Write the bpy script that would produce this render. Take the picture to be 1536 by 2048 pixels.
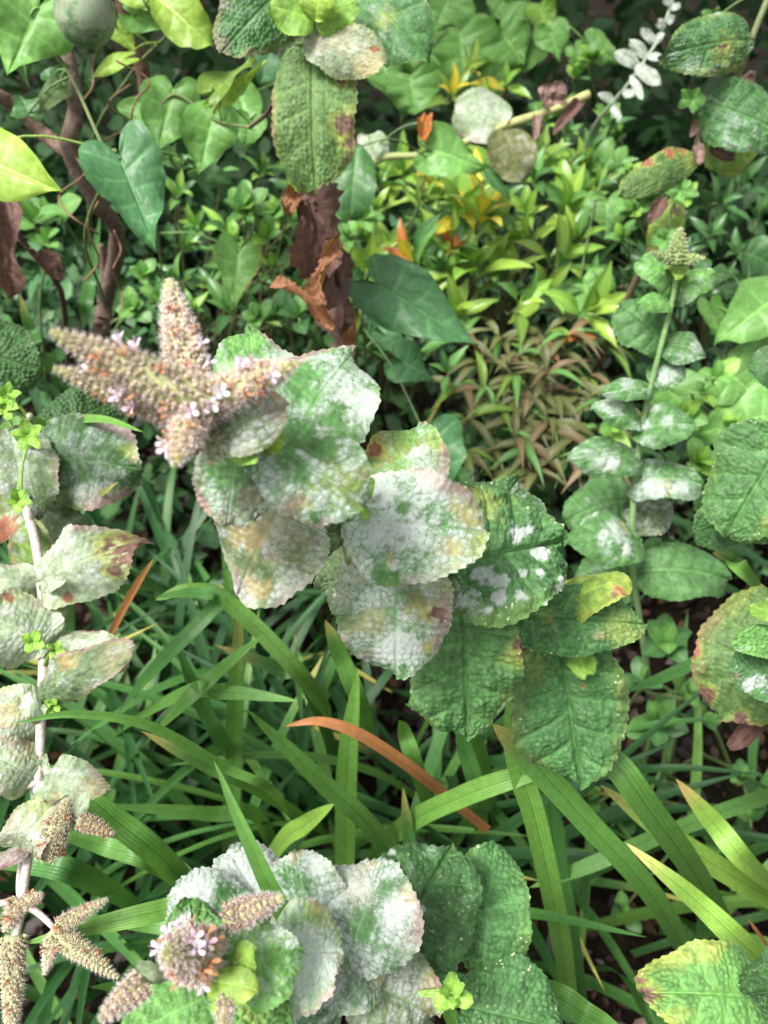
import bpy, math, random
import numpy as np
from mathutils import Vector, Matrix
for o in list(bpy.data.objects): bpy.data.objects.remove(o)
S = bpy.context.scene
COL = S.collection
random.seed(7)
RNG = np.random.default_rng(7)
# ------------------------------------------------------------------ camera
H, PITCH, F = 0.85, math.radians(42), 1600.0        # eye height, tilt down, focal length in photo pixels (1536 x 2048)
cd = bpy.data.cameras.new('camera'); cam = bpy.data.objects.new('camera', cd); COL.objects.link(cam)
cam.location = (0, 0, H); cam.rotation_euler = (math.pi/2 - PITCH, 0, 0)
cd.sensor_fit = 'VERTICAL'; cd.sensor_height = 36.0; cd.lens = 36.0*F/2048
cd.clip_start = 0.01; cd.clip_end = 200
cd.dof.use_dof = True; cd.dof.focus_distance = 0.315; cd.dof.aperture_fstop = 13.5
S.camera = cam
# ------------------------------------------------------------------ overcast daylight
w = bpy.data.worlds.new('World'); S.world = w; w.use_nodes = True
nt = w.node_tree; bg = nt.nodes['Background']
sky = nt.nodes.new('ShaderNodeTexSky'); sky.sky_type = 'NISHITA'; sky.sun_disc = False
SUN_EL, SUN_AZ = math.radians(60), math.radians(-125)
sky.sun_elevation = SUN_EL; sky.sun_rotation = SUN_AZ; sky.dust_density = 3.0
hs = nt.nodes.new('ShaderNodeHueSaturation'); hs.inputs['Saturation'].default_value = 0.12
nt.links.new(sky.outputs[0], hs.inputs['Color']); nt.links.new(hs.outputs[0], bg.inputs['Color'])
bg.inputs['Strength'].default_value = 0.058
sd = bpy.data.lights.new('sun', 'SUN'); sd.energy = 1.5; sd.angle = math.radians(22); sd.color = (1, .97, .92)
sun = bpy.data.objects.new('sun', sd); COL.objects.link(sun)
dv = Vector((math.sin(SUN_AZ)*math.cos(SUN_EL), math.cos(SUN_AZ)*math.cos(SUN_EL), math.sin(SUN_EL)))
sun.rotation_euler = dv.to_track_quat('Z', 'Y').to_euler(); sun.location = (0, 0, 5)
S.view_settings.view_transform = 'Standard'; S.view_settings.look = 'None'
S.view_settings.exposure = 2.2; S.view_settings.gamma = 1
# ------------------------------------------------------------------ pixel -> direction
FW = Vector((0, math.cos(PITCH), -math.sin(PITCH))); UPV = Vector((0, math.sin(PITCH), math.cos(PITCH))); RT = Vector((1, 0, 0))
CAM = Vector((0, 0, H))
def P(x, y, d): return CAM + d*(FW + RT*((x-768)/F) + UPV*((1024-y)/F))
def G(x, y, z=0.0):
    v = FW + RT*((x-768)/F) + UPV*((1024-y)/F); return CAM + v*((z-H)/v.z)
# ------------------------------------------------------------------ noise
TB = RNG.random((256, 256))
def vn(x, y, s=0):
    x = np.asarray(x)+s*17.31; y = np.asarray(y)+s*9.73
    xi = np.floor(x).astype(int); yi = np.floor(y).astype(int); fx = x-xi; fy = y-yi
    fx = fx*fx*(3-2*fx); fy = fy*fy*(3-2*fy)
    a = TB[xi & 255, yi & 255]; b = TB[(xi+1) & 255, yi & 255]; c = TB[xi & 255, (yi+1) & 255]; d = TB[(xi+1) & 255, (yi+1) & 255]
    return (a*(1-fx)+b*fx)*(1-fy)+(c*(1-fx)+d*fx)*fy
def fbm(x, y, s=0, o=3):
    t = 0; a = .5; n = 0
    for k in range(o): t = t+a*vn(x*2**k, y*2**k, s+k*3); n += a; a *= .55
    return t/n
def sst(a, b, x):
    t = np.clip((x-a)/(b-a), 0, 1); return t*t*(3-2*t)
# ------------------------------------------------------------------ materials
def newmat(name):
    m = bpy.data.materials.new(name); m.use_nodes = True; t = m.node_tree
    return m, t, t.nodes['Principled BSDF'], t.nodes['Material Output']
def N(t, kind, **kw):
    n = t.nodes.new(kind)
    for k, v in kw.items(): setattr(n, k, v)
    return n
def mth(t, op, a, b=None, c=None, clamp=False):
    n = N(t, 'ShaderNodeMath', operation=op, use_clamp=clamp)
    for i, v in enumerate((a, b, c)):
        if v is None: continue
        if isinstance(v, (int, float)): n.inputs[i].default_value = v
        else: t.links.new(v, n.inputs[i])
    return n.outputs[0]
def mixc(t, f, a, b, bt='MIX'):
    n = N(t, 'ShaderNodeMix', data_type='RGBA', blend_type=bt)
    for s, v in ((n.inputs[0], f), (n.inputs[6], a), (n.inputs[7], b)):
        if isinstance(v, (int, float)): s.default_value = v
        elif isinstance(v, tuple): s.default_value = (*v, 1) if len(v) == 3 else v
        else: t.links.new(v, s)
    return n.outputs[2]
def mrange(t, v, a, b, c=0., d=1., smooth=True):
    n = N(t, 'ShaderNodeMapRange', interpolation_type='SMOOTHSTEP' if smooth else 'LINEAR')
    t.links.new(v, n.inputs[0])
    for i, q in zip((1, 2, 3, 4), (a, b, c, d)): n.inputs[i].default_value = q
    return n.outputs[0]
def noise(t, co, scale, detail=2, rough=.5):
    n = N(t, 'ShaderNodeTexNoise'); n.inputs['Scale'].default_value = scale; n.inputs['Detail'].default_value = detail
    n.inputs['Roughness'].default_value = rough; t.links.new(co, n.inputs['Vector']); return n.outputs['Fac']
def leaf_material(name, rough=.55, spec=.3, cell=650., bump=.6, fuzz=0., trans=.22, stripes=False, mott=.25, mild=False):
    m, t, b, out = newmat(name)
    tc = N(t, 'ShaderNodeTexCoord').outputs['Object']
    col = N(t, 'ShaderNodeAttribute', attribute_name='col').outputs['Color']
    c = col
    nmid = noise(t, tc, 260, 3)
    oi = N(t, 'ShaderNodeObjectInfo').outputs['Random']
    k = mth(t, 'MULTIPLY', mrange(t, nmid, .3, .7, 1-mott, 1+mott), mrange(t, oi, 0, 1, .85, 1.15, False))
    vm = N(t, 'ShaderNodeVectorMath', operation='SCALE'); t.links.new(c, vm.inputs[0]); t.links.new(k, vm.inputs['Scale']); c = vm.outputs[0]
    hgt = None
    if cell:
        dn = N(t, 'ShaderNodeTexNoise'); dn.inputs['Scale'].default_value = 300; t.links.new(tc, dn.inputs['Vector'])
        dv_ = N(t, 'ShaderNodeVectorMath', operation='MULTIPLY_ADD'); t.links.new(dn.outputs['Color'], dv_.inputs[0])
        dv_.inputs[1].default_value = (.0012,)*3; t.links.new(tc, dv_.inputs[2])
        vo = N(t, 'ShaderNodeTexVoronoi', feature='DISTANCE_TO_EDGE'); vo.inputs['Scale'].default_value = cell
        t.links.new(dv_.outputs[0], vo.inputs['Vector'])
        ed = mrange(t, vo.outputs['Distance'], 0, .28)
        hgt = ed
        c = mixc(t, mth(t, 'MULTIPLY', mth(t, 'SUBTRACT', 1, ed), .22), c, mixc(t, .5, c, (.2, .26, .09)))
    rg = rough
    if mild:
        msk = N(t, 'ShaderNodeSeparateColor'); t.links.new(N(t, 'ShaderNodeAttribute', attribute_name='msk').outputs['Color'], msk.inputs[0])
        fine = noise(t, tc, 3400, 2, .7); mid = noise(t, tc, 620, 2, .6)
        f = mth(t, 'ADD', msk.outputs[0], mth(t, 'ADD', mth(t, 'MULTIPLY', mth(t, 'SUBTRACT', fine, .5), 2.0), mth(t, 'MULTIPLY', mth(t, 'SUBTRACT', mid, .5), .5)))
        f = mth(t, 'MULTIPLY', mrange(t, f, .0, 1.15), mrange(t, msk.outputs[0], 0.0, .35))
        f = mth(t, 'MULTIPLY', f, .84)
        v2 = N(t, 'ShaderNodeTexVoronoi', feature='F1'); v2.inputs['Scale'].default_value = 420; t.links.new(tc, v2.inputs['Vector'])
        sp = mth(t, 'MULTIPLY', mrange(t, v2.outputs['Distance'], .3, .18), mrange(t, noise(t, tc, 160, 1), .48, .64))
        sp = mth(t, 'MULTIPLY', sp, msk.outputs[1])
        c = mixc(t, sp, c, (.6, .6, .36))
        c = mixc(t, f, c, (.62, .645, .65))
        rg = None
        t.links.new(mth(t, 'MULTIPLY_ADD', f, .35, rough), b.inputs['Roughness'])
        hgt = mth(t, 'ADD', mth(t, 'MULTIPLY', noise(t, tc, 900, 3, .6), .6), mth(t, 'MULTIPLY', fine, mth(t, 'MULTIPLY_ADD', f, .35, .15)))
    if stripes:
        uv = N(t, 'ShaderNodeUVMap').outputs[0]; sx = N(t, 'ShaderNodeSeparateXYZ'); t.links.new(uv, sx.inputs[0])
        st = mth(t, 'SINE', mth(t, 'MULTIPLY', sx.outputs[1], 44.)); st2 = mrange(t, st, -1, 1)
        mr = mth(t, 'ABSOLUTE', mth(t, 'SUBTRACT', sx.outputs[1], .5))
        c = mixc(t, mth(t, 'MULTIPLY', st2, .42), c, mixc(t, 1., c, (1.5, 1.4, 1.5), 'MULTIPLY'))
        c = mixc(t, mrange(t, mr, .05, .015, 0, .65), c, mixc(t, 1., c, (.55, .62, .5), 'MULTIPLY'))
        hgt = st2
    if hgt is None: hgt = nmid
    bp = N(t, 'ShaderNodeBump'); bp.inputs['Strength'].default_value = bump; bp.inputs['Distance'].default_value = .0009 if not stripes else .0004
    t.links.new(hgt, bp.inputs['Height']); t.links.new(bp.outputs[0], b.inputs['Normal'])
    t.links.new(c, b.inputs['Base Color'])
    if rg: b.inputs['Roughness'].default_value = rg
    b.inputs['Specular IOR Level'].default_value = spec
    if fuzz: b.inputs['Sheen Weight'].default_value = fuzz; b.inputs['Sheen Roughness'].default_value = .5
    tr = N(t, 'ShaderNodeBsdfTranslucent'); t.links.new(mixc(t, 1., c, (1.2, 1.25, .7), 'MULTIPLY'), tr.inputs['Color'])
    mx = N(t, 'ShaderNodeMixShader'); mx.inputs[0].default_value = trans
    t.links.new(b.outputs[0], mx.inputs[1]); t.links.new(tr.outputs[0], mx.inputs[2]); t.links.new(mx.outputs[0], out.inputs['Surface'])
    return m
M = {}
M['mint'] = leaf_material('mint_leaf', .52, .32, 0, .45, .05, .2, mild=True)
M['smooth'] = leaf_material('smooth_leaf', .45, .4, 0, .12, 0, .25, mott=.12)
M['glossy'] = leaf_material('glossy_leaf', .3, .5, 0, .1, 0, .2, mott=.12)
M['blade'] = leaf_material('grass_blade', .4, .4, 0, .35, 0, .25, stripes=True, mott=.1)
M['dead'] = leaf_material('dead_leaf', .65, .3, 0, .25, 0, .18, mott=.2)
def attr_mat(name, rough, spec=.3, trans=0., bscale=0, bstr=.3):
    m, t, b, out = newmat(name)
    tc = N(t, 'ShaderNodeTexCoord').outputs['Object']
    c = N(t, 'ShaderNodeAttribute', attribute_name='col').outputs['Color']
    n = noise(t, tc, bscale or 500, 3, .6)
    vm = N(t, 'ShaderNodeVectorMath', operation='SCALE'); t.links.new(c, vm.inputs[0]); t.links.new(mrange(t, n, .25, .75, .7, 1.3), vm.inputs['Scale'])
    t.links.new(vm.outputs[0], b.inputs['Base Color']); b.inputs['Roughness'].default_value = rough; b.inputs['Specular IOR Level'].default_value = spec
    bp = N(t, 'ShaderNodeBump'); bp.inputs['Strength'].default_value = bstr; bp.inputs['Distance'].default_value = .3/(bscale or 500)
    t.links.new(n, bp.inputs['Height']); t.links.new(bp.outputs[0], b.inputs['Normal'])
    if trans:
        tr = N(t, 'ShaderNodeBsdfTranslucent'); t.links.new(vm.outputs[0], tr.inputs['Color'])
        mx = N(t, 'ShaderNodeMixShader'); mx.inputs[0].default_value = trans
        t.links.new(b.outputs[0], mx.inputs[1]); t.links.new(tr.outputs[0], mx.inputs[2]); t.links.new(mx.outputs[0], out.inputs['Surface'])
    return m
M['stem'] = attr_mat('stem', .6, .3, 0, 700, .3)
M['bark'] = attr_mat('bark', .9, .15, 0, 220, 1.)
M['spike'] = attr_mat('flower_spike', .8, .15, .3, 900, .3)
M['petal'] = attr_mat('petal', .6, .2, .3, 900, .1)
M['insect'] = attr_mat('insect', .3, .5, 0, 900, .1)
M['foliage'] = attr_mat('far_foliage', .5, .35, .2, 60, .1)
def fruit_mat():
    m, t, b, out = newmat('fruit_skin')
    tc = N(t, 'ShaderNodeTexCoord').outputs['Object']
    n = noise(t, tc, 45, 4, .6); n2 = noise(t, tc, 700, 2)
    vo = N(t, 'ShaderNodeTexVoronoi', feature='DISTANCE_TO_EDGE'); vo.inputs['Scale'].default_value = 110; t.links.new(tc, vo.inputs['Vector'])
    c = mixc(t, mrange(t, n, .42, .58), (.07, .15, .05), (.24, .31, .19))
    c = mixc(t, mth(t, 'MULTIPLY', mrange(t, vo.outputs['Distance'], .06, 0), .5), c, (.28, .2, .19))
    c = mixc(t, mth(t, 'MULTIPLY', mrange(t, n2, .55, .7), .35), c, (.4, .45, .35))
    t.links.new(c, b.inputs['Base Color']); b.inputs['Roughness'].default_value = .38
    return m
M['fruit'] = fruit_mat()
def soil_mat():
    m, t, b, out = newmat('soil')
    tc = N(t, 'ShaderNodeTexCoord').outputs['Object']
    n = noise(t, tc, 9, 6, .65); n2 = noise(t, tc, 120, 5, .7)
    c = mixc(t, mrange(t, n2, .35, .7), (.006, .0045, .003), (.022, .015, .010))
    c = mixc(t, mth(t, 'MULTIPLY', mrange(t, n, .5, .65), .5), c, (.03, .035, .016))
    t.links.new(c, b.inputs['Base Color']); b.inputs['Roughness'].default_value = .95; b.inputs['Specular IOR Level'].default_value = .05
    bp = N(t, 'ShaderNodeBump'); bp.inputs['Strength'].default_value = 1; bp.inputs['Distance'].default_value = .01
    t.links.new(n2, bp.inputs['Height']); t.links.new(bp.outputs[0], b.inputs['Normal'])
    return m
M['soil'] = soil_mat()
# ------------------------------------------------------------------ mesh helpers
def mesh(name, v, f, mat, col=None, msk=None, uv=None, smooth=True):
    me = bpy.data.meshes.new(name); v = np.asarray(v, float)
    me.from_pydata(v.tolist(), [], f if isinstance(f, list) else f.tolist())
    if smooth: me.polygons.foreach_set('use_smooth', [True]*len(me.polygons))
    for nm, a in (('col', col), ('msk', msk)):
        if a is None: continue
        a = np.asarray(a, float)
        if a.ndim == 1: a = np.tile(a, (len(v), 1))
        at = me.attributes.new(nm, 'FLOAT_COLOR', 'POINT')
        at.data.foreach_set('color', np.hstack([np.clip(a[:, :3], 0, 1), np.ones((len(v), 1))]).astype(np.float32).ravel())
    if uv is not None:
        ul = me.uv_layers.new(name='UVMap'); idx = np.zeros(len(me.loops), int); me.loops.foreach_get('vertex_index', idx)
        ul.data.foreach_set('uv', np.asarray(uv, np.float32)[idx].ravel())
    me.materials.append(M[mat]); me.update()
    return me
def thing(name, label, cat, loc=(0, 0, 0), group=None):
    o = bpy.data.objects.new(name, None); COL.objects.link(o); o.location = loc; o.empty_display_size = .02
    o['label'] = label; o['category'] = cat
    if group: o['group'] = group
    return o
def part(name, me, parent, mat=None):
    """mat: world matrix of the part; parents are only ever translated"""
    o = bpy.data.objects.new(name, me); COL.objects.link(o)
    mw = mat or Matrix()
    if parent is not None:
        o.parent = parent; off = WP[parent.name].inverted()
        mw2 = off @ mw
    else: mw2 = mw
    o.matrix_basis = mw2; WP[o.name] = mw
    return o
class _WP(dict):
    def __missing__(self, k): return Matrix.Translation(bpy.data.objects[k].location)
WP = _WP()
def tag(o, label, cat, group=None):
    o['label'] = label; o['category'] = cat
    if group: o['group'] = group
def crv(pts, n):
    """Catmull-Rom through pts (k x m), n samples"""
    p = np.asarray(pts, float); p = np.vstack([2*p[0]-p[1], p, 2*p[-1]-p[-2]]); k = len(p)-3
    t = np.linspace(0, k-1e-6, n); i = t.astype(int); u = (t-i)[:, None]
    a, b, c, d = p[i], p[i+1], p[i+2], p[i+3]
    return .5*(2*b+(c-a)*u+(2*a-5*b+4*c-d)*u**2+(3*b-a-3*c+d)*u**3)
def tube_geo(pts, rad, n=24, sides=8, wob=0., seed=0):
    q = crv(np.hstack([np.array([list(p) for p in pts]), np.array(rad, float)[:, None]]), n)
    c, r = q[:, :3], np.maximum(q[:, 3], 1e-5)
    tg = np.gradient(c, axis=0); tg /= np.linalg.norm(tg, axis=1)[:, None]+1e-12
    ref = np.array([.31, .2, .93]); a = np.cross(tg, ref); a /= np.linalg.norm(a, axis=1)[:, None]+1e-9; b = np.cross(tg, a)
    th = np.linspace(0, 2*math.pi, sides, endpoint=False)
    rr = r[:, None]*np.ones(sides)
    if wob: rr = rr*(1+wob*(fbm(np.arange(n)[:, None]*.6+0*th, th[None]*1.2+0*rr, seed)-.5)*2)
    v = c[:, None]+a[:, None]*(np.cos(th)[None, :, None]*rr[..., None])+b[:, None]*(np.sin(th)[None, :, None]*rr[..., None])
    v = v.reshape(-1, 3); f = []
    for i in range(n-1):
        for j in range(sides):
            k = (j+1) % sides; f.append((i*sides+j, i*sides+k, (i+1)*sides+k, (i+1)*sides+j))
    f.append(tuple(range(sides))[::-1]); f.append(tuple((n-1)*sides+j for j in range(sides)))
    return v, f
def tube(name, parent, pts, rad, col, mat='stem', n=24, sides=8, wob=0., col2=None, seed=0):
    org = Vector(pts[0]); v, f = tube_geo([Vector(p)-org for p in pts], rad, n, sides, wob, seed)
    t = np.repeat(np.linspace(0, 1, n), sides)[:, None]
    cc = np.array(col)*(1-t)+np.array(col2 if col2 else col)*t
    s = np.array([vn(v[:, 0]*300, v[:, 2]*300, seed)]).T; cc = cc*(.8+.4*s)
    return part(name, mesh(name, v, f, mat, cc), parent, Matrix.Translation(org))
# ------------------------------------------------------------------ leaves
OUT = {
 'mint': [(0, 0), (-.03, .2), (.0, .5), (.11, .8), (.3, .98), (.5, 1.), (.7, .88), (.87, .6), (.96, .3), (1, 0)],
 'round': [(0, 0), (-.05, .3), (.0, .66), (.16, .92), (.38, 1.), (.6, .96), (.8, .76), (.93, .46), (.985, .2), (1, 0)],
 'bind': [(0, 0), (-.08, .08), (-.22, .24), (-.28, .48), (-.22, .74), (-.06, .95), (.14, 1.), (.36, .84), (.6, .56), (.82, .24), (1, 0)],
 'heart': [(0, 0), (-.1, .15), (-.18, .42), (-.13, .75), (.05, .98), (.28, 1.), (.52, .8), (.75, .48), (.9, .2), (1, 0)],
 'lance': [(0, 0), (.12, .35), (.3, .85), (.46, 1), (.66, .8), (.85, .4), (1, 0)],
 'oval': [(0, 0), (.03, .35), (.2, .85), (.45, 1), (.7, .88), (.9, .5), (1, 0)],
}
GREENS = {'cg': (.078, .205, .062), 'dk': (0.041, 0.108, 0.029), 'g': (0.058, 0.152, 0.046), 'mg': (0.078, 0.190, 0.056), 'lg': (.105, .245, .06), 'yg': (0.150, 0.250, 0.040), 'br': (0.194, 0.360, 0.056), 'pale': (0.250, 0.320, 0.190), 'gy': (0.114, 0.170, 0.072),
          'lime': (0.260, 0.400, 0.060), 'yel': (0.550, 0.470, 0.050), 'red': (0.400, 0.070, 0.030), 'olive': (.115, .125, .045), 'pink': (.16, .115, .06), 'bd': (.06, .165, .062), 'bl': (0.137, 0.300, 0.072), 'white': (.34, .39, .33),
          'brown': (0.130, 0.070, 0.058), 'og': (.088, .165, .045), 'tan': (0.250, 0.115, 0.055), 'orange': (0.420, 0.150, 0.040), 'purp': (.20, .125, .11)}
PC = {'y': (.34, .37, .08), 'o': (.60, .40, .17), 'b': (.17, .085, .075), 'p': (.32, .18, .19), 'r': (.30, .09, .06), 't': (.50, .40, .24)}
def leaf_geo(L, W, shape='mint', nu=70, nv=14, teeth=16, tooth=.021, arch=.08, fold=.08, cup=.1, wave=.09, rug=.012, nvein=7, twist=0., seed=0,
             g='g', m=0., ey=0., eb=0., patches=(), speck=0., tipbend=0., veinc=.5, crumple=0., pxs=None, cells=0.):
    r = np.random.default_rng(seed+1)
    if rug >= .02: rug *= 1.45
    e = crv(OUT[shape], 200); s = np.r_[0, np.cumsum(np.linalg.norm(np.diff(e*np.array([L, W/2]), axis=0), axis=1))]; s /= s[-1]
    t = np.linspace(0, 1, nu); ex = np.interp(t, s, e[:, 0]); ey_ = np.interp(t, s, e[:, 1])
    mx = t**1.55 if shape in ('mint', 'round', 'oval', 'lance') else t**2.0
    a = np.linspace(0, 1, nv+1)
    X = np.zeros((nu, 2*nv+1)); Y = X.copy(); A = X.copy(); T = np.tile(t[:, None], (1, 2*nv+1)); SD = np.tile(np.sign(np.arange(-nv, nv+1))[None], (nu, 1))
    for sd, cols in ((-1, range(nv, -1, -1)), (1, range(nv, 2*nv+1))):
        dx = np.gradient(ex*L); dy = np.gradient(ey_*W/2); nl = np.hypot(dx, dy)+1e-9; nx, ny = -dy/nl, dx/nl
        ph = r.random(); saw = (t*teeth+ph) % 1; saw = np.where(saw < .8, (saw/.8)**1.3, (1-saw)/.2)
        env = sst(0, .1, t)
        off = W*tooth*(saw-.4)*env*(.6+.8*vn(t*teeth*.9, 0*t+sd, seed)) if teeth else 0
        off = off + W*.18*(fbm(t*4.5, t*0+sd*3, seed)-.5)*sst(0, .15, t)*sst(1., .9, t)
        bx = ex*L+nx*off; by = ey_*W/2+ny*off
        for j, cidx in enumerate(cols):
            X[:, cidx] = (1-a[j])*mx*L+a[j]*bx; Y[:, cidx] = sd*a[j]*np.maximum(by, 0); A[:, cidx] = a[j]
    p = X/L; q = Y/(W/2)
    nz = fbm(p*3, q*2, seed); nz2 = fbm(p*9, q*6, seed+5); nz3 = fbm(p*20, q*13, seed+8); nz4 = fbm(p*42, q*24, seed+11); nzv = fbm(T*16+SD*7, A*2.5, seed+15)
    vph = (T*nvein+np.where(SD > 0, .0, .45)) % 1; dv_ = np.abs(vph-.5)*2
    vein = np.where(A > .03, np.exp(-((1-dv_)/.13)**2), 0)*sst(1.02, .75, A)
    midv = np.exp(-(np.abs(Y)/(W*.012))**2)*sst(1.05, .8, p)
    Z = arch*L*(1-(2*p-1)**2) - tipbend*L*np.clip(p, 0, 1)**3 + fold*np.abs(Y) - cup*W*(q*q)*.5
    Z += wave*W*A**2*np.sin(T*9+r.random()*6+SD*1.3)*(.5+nz)
    pil = np.abs(np.sin(math.pi*vph))**.6
    Z += rug*W*pil*np.minimum(1, A*3)*sst(1.02, .8, A)*(.6+.8*nz2) - rug*W*1.0*midv + rug*W*.8*(nz2-.5)
    cellv = 0*X
    if cells:
        sp_ = .0027; gx, gy = np.meshgrid(np.arange(-.15*L, 1.05*L, sp_), np.arange(-.56*W, .56*W, sp_), indexing='ij')
        st_ = np.stack([gx, gy], -1).reshape(-1, 2)+r.uniform(-.42, .42, (gx.size, 2))*sp_
        pq = np.stack([X, Y], -1).reshape(-1, 2).astype(np.float32); st_ = st_.astype(np.float32)
        D2 = ((pq[:, None, :]-st_[None])**2).sum(-1); D2 = np.sqrt(np.partition(D2, 1, axis=1)[:, :2]); ed = ((D2[:, 1]-D2[:, 0])/sp_).reshape(X.shape)
        cellv = sst(.32, 0, ed); Z += cells*.0013*(sst(0, .5, ed)-.5)*np.minimum(1, A*6)*sst(1., .9, A)*(1-.8*vein)
    if crumple: Z += crumple*W*(fbm(p*4, q*2.4, seed+9)-.5)*2; Y = Y*(1-.3*crumple*vn(p*5, q*0, seed)); X = X+crumple*.15*L*(fbm(p*3, q*3, seed+4)-.5)
    if twist:
        an = twist*(p-.3); Y, Z = Y*np.cos(an)-Z*np.sin(an), Y*np.sin(an)+Z*np.cos(an)
    # colour of the leaf itself
    gc = np.array(GREENS[g]); C = gc*(.8+.4*nz[..., None])*np.ones(X.shape+(3,))
    def mixin(C, mk, c): return C*(1-mk[..., None])+np.array(c)*mk[..., None]
    C = mixin(C, np.clip(veinc*.7*np.maximum(vein*.55, midv), 0, 1), gc*1.7+np.array((.03, .04, .01)))
    C = C*(1+.3*(nz3[..., None]-.5))
    edge = sst(.72, 1.05, A+(nz-.5)*.8)
    C = mixin(C, np.clip(edge*ey, 0, 1), np.array(PC['y'])*(.7+.6*nz2[..., None]))
    mild = np.clip(m*1.25-.18+(nz-.5)*1.1+(nz2-.5)*.5+(nz3-.5)*.4+(nzv-.5)*.9, 0, .72)*(1 if m > 0 else 0)+.1*m
    mild = mild*(1-.5*midv)*(1-.4*vein)*(1-.45*cellv)
    for (kind, pp, qq, rr) in patches:       # rr in leaf lengths
        k = pxs if pxs else 1.
        D = np.hypot(p-pp, (q-qq)*W/(2*L))/rr + (nz2-.5)*1.5+(nz3-.5)*1.1
        mk = sst(1.4, .35, D)
        if kind == 'w': mild = np.maximum(mild, np.minimum(mild+sst(1.35, .5, D+(nz4-.5)*1.2)*(.75 if rr < .1 else .55), .8))
        elif kind == 'g': mild = mild*(1-mk)
        else:
            if kind in 'br': C = mixin(C, sst(1.9, 1.1, D)*.5, PC['y']); mk = sst(1.1, .75, D); mild = mild*(1-.9*mk)
            else: mild = mild*(1-.3*mk)
            C = mixin(C, mk*(.9 if kind in 'br' else .42), np.array(PC[kind])*(.75+.5*nz2[..., None]))
            if kind == 'b': Z -= mk*.02*W*(nz2-.2)
    if eb:
        mk = np.clip(sst(.86, 1., A+(nz2-.5)*.5+(nz-.5)*.7)*eb, 0, 1)*sst(.1, .35, p); C = mixin(C, mk, np.array(PC['b'])*1.3); mild = mild*(1-mk*.7)
        Z += mk*W*.06*(nz2-.3)
    if m > .3:
        mk = sst(.8, 1., A+(nz-.5)*.7+(nz3-.5)*.3)*sst(.25, .5, p)*sst(.45, .62, fbm(T*3, SD*2., seed+21))*.75; C = mixin(C, mk, np.array(PC['p'])*(.8+.5*nz2[..., None])); mild = mild*(1-.45*mk)
    spk = speck*np.clip(.25+edge, 0, 1)
    v = np.stack([X, Y, Z], -1).reshape(-1, 3)
    # straighten: keep base at origin, tip on x axis
    nc = 2*nv+1; i0 = np.arange(nu-1)[:, None]*nc+np.arange(nc-1)[None]
    f = np.stack([i0, i0+nc, i0+nc+1, i0+1], -1).reshape(-1, 4)
    tip = v[(nu-1)*nc+nv]; ang = math.atan2(tip[2], tip[0]); ca, sa = math.cos(ang), math.sin(ang)
    v = np.stack([v[:, 0]*ca+v[:, 2]*sa, v[:, 1], -v[:, 0]*sa+v[:, 2]*ca], -1)
    msk = np.stack([mild, spk, 0*mild], -1).reshape(-1, 3)
    return v, f, C.reshape(-1, 3), msk
QL = {'x': (176, 52, 24), 'h': (112, 28, 22), 'm': (64, 12, 16), 'l': (26, 5, 0)}
LEAFN = [0]
def frame(A, B, k=.3, roll=0.):
    X = (B-A).normalized(); V = (CAM-(A+B)/2).normalized()
    n0 = V-V.dot(X)*X; n0.normalize(); u = Vector((0, 0, 1)); u0 = u-u.dot(X)*X
    if u0.length > 1e-3: u0.normalize()
    n = (n0*(1-k)+u0*k); n -= n.dot(X)*X; n.normalize()
    n = Matrix.Rotation(math.radians(roll), 3, X) @ n
    Y = n.cross(X)
    return X, Y, n, V
def lf(pl, bx, by, tx, ty, wpx, db, dt=None, k=.25, roll=0., q='h', mat='mint', pt=(), name='leaf', stem=None, **kw):
    """leaf from base pixel to tip pixel, at distances db, dt"""
    dt = dt or db; A, B = P(bx, by, db), P(tx, ty, dt); X, Y, n, V = frame(A, B, k, roll)
    ps = X-X.dot(V)*V; ps.normalize(); pp = V.cross(ps); W = wpx*(db+dt)/2/F/max(.45, abs(Y.dot(pp))); L = (B-A).length
    e = np.array([tx-bx, ty-by], float); le = np.hypot(*e); pe = np.array([e[1], -e[0]])/le
    pl_ = [(kd, float(np.dot([x-bx, y-by], e)/le**2), float(np.dot([x-bx, y-by], pe)/(wpx/2)), r/le) for kd, x, y, r in pt]
    LEAFN[0] += 1; kw.setdefault('seed', LEAFN[0]*13 % 97)
    nu, nv, te = QL[q]; kw.setdefault('teeth', te if mat == 'mint' else 0); kw.setdefault('shape', 'mint')
    if mat == 'mint':
        kw.setdefault('speck', .6); q_ = random.Random(LEAFN[0]); kw.setdefault('arch', q_.uniform(.04, .15)); kw.setdefault('fold', q_.uniform(-.22, .12)); kw.setdefault('twist', q_.uniform(-.3, .3)); kw.setdefault('wave', .13); kw.setdefault('nvein', 6); kw.setdefault('veinc', .7)
        if q == 'h' and kw.get('m', 0) < .2: q = 'x'
        if q in 'hx': kw.setdefault('cells', 1. if q == 'x' else .28)
        if kw.get('m', 0) > .3: kw['rug'] = min(kw.get('rug', .012), .014)
    else: kw.setdefault('rug', .004)
    v, f, c, ms = leaf_geo(L, W, nu=nu, nv=nv, patches=pl_, **kw)
    mw = Matrix((X, Y, n)).transposed().to_4x4(); mw.translation = A
    o = part(name, mesh(name, v, f, mat, c, ms), pl, mw)
    if stem is not None:
        sp = min(stem, key=lambda s: (s-A).length); dd = (sp-A).length
        if dd > .002:
            md = (sp+A)/2+Vector((0, 0, .1*dd)); cc = np.array(kw.get('g') and GREENS[kw['g']] or (.1, .2, .06))*.6+np.array((.08, .1, .04))
            tube('leaf_stalk', o, [sp, md, A+X*.002], [.0009, .0008, .0007], tuple(cc), n=8, sides=5)
    return o
def stem_pts(pts, n=40):
    return [Vector(p) for p in crv([list(p) for p in pts], n)]
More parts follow.
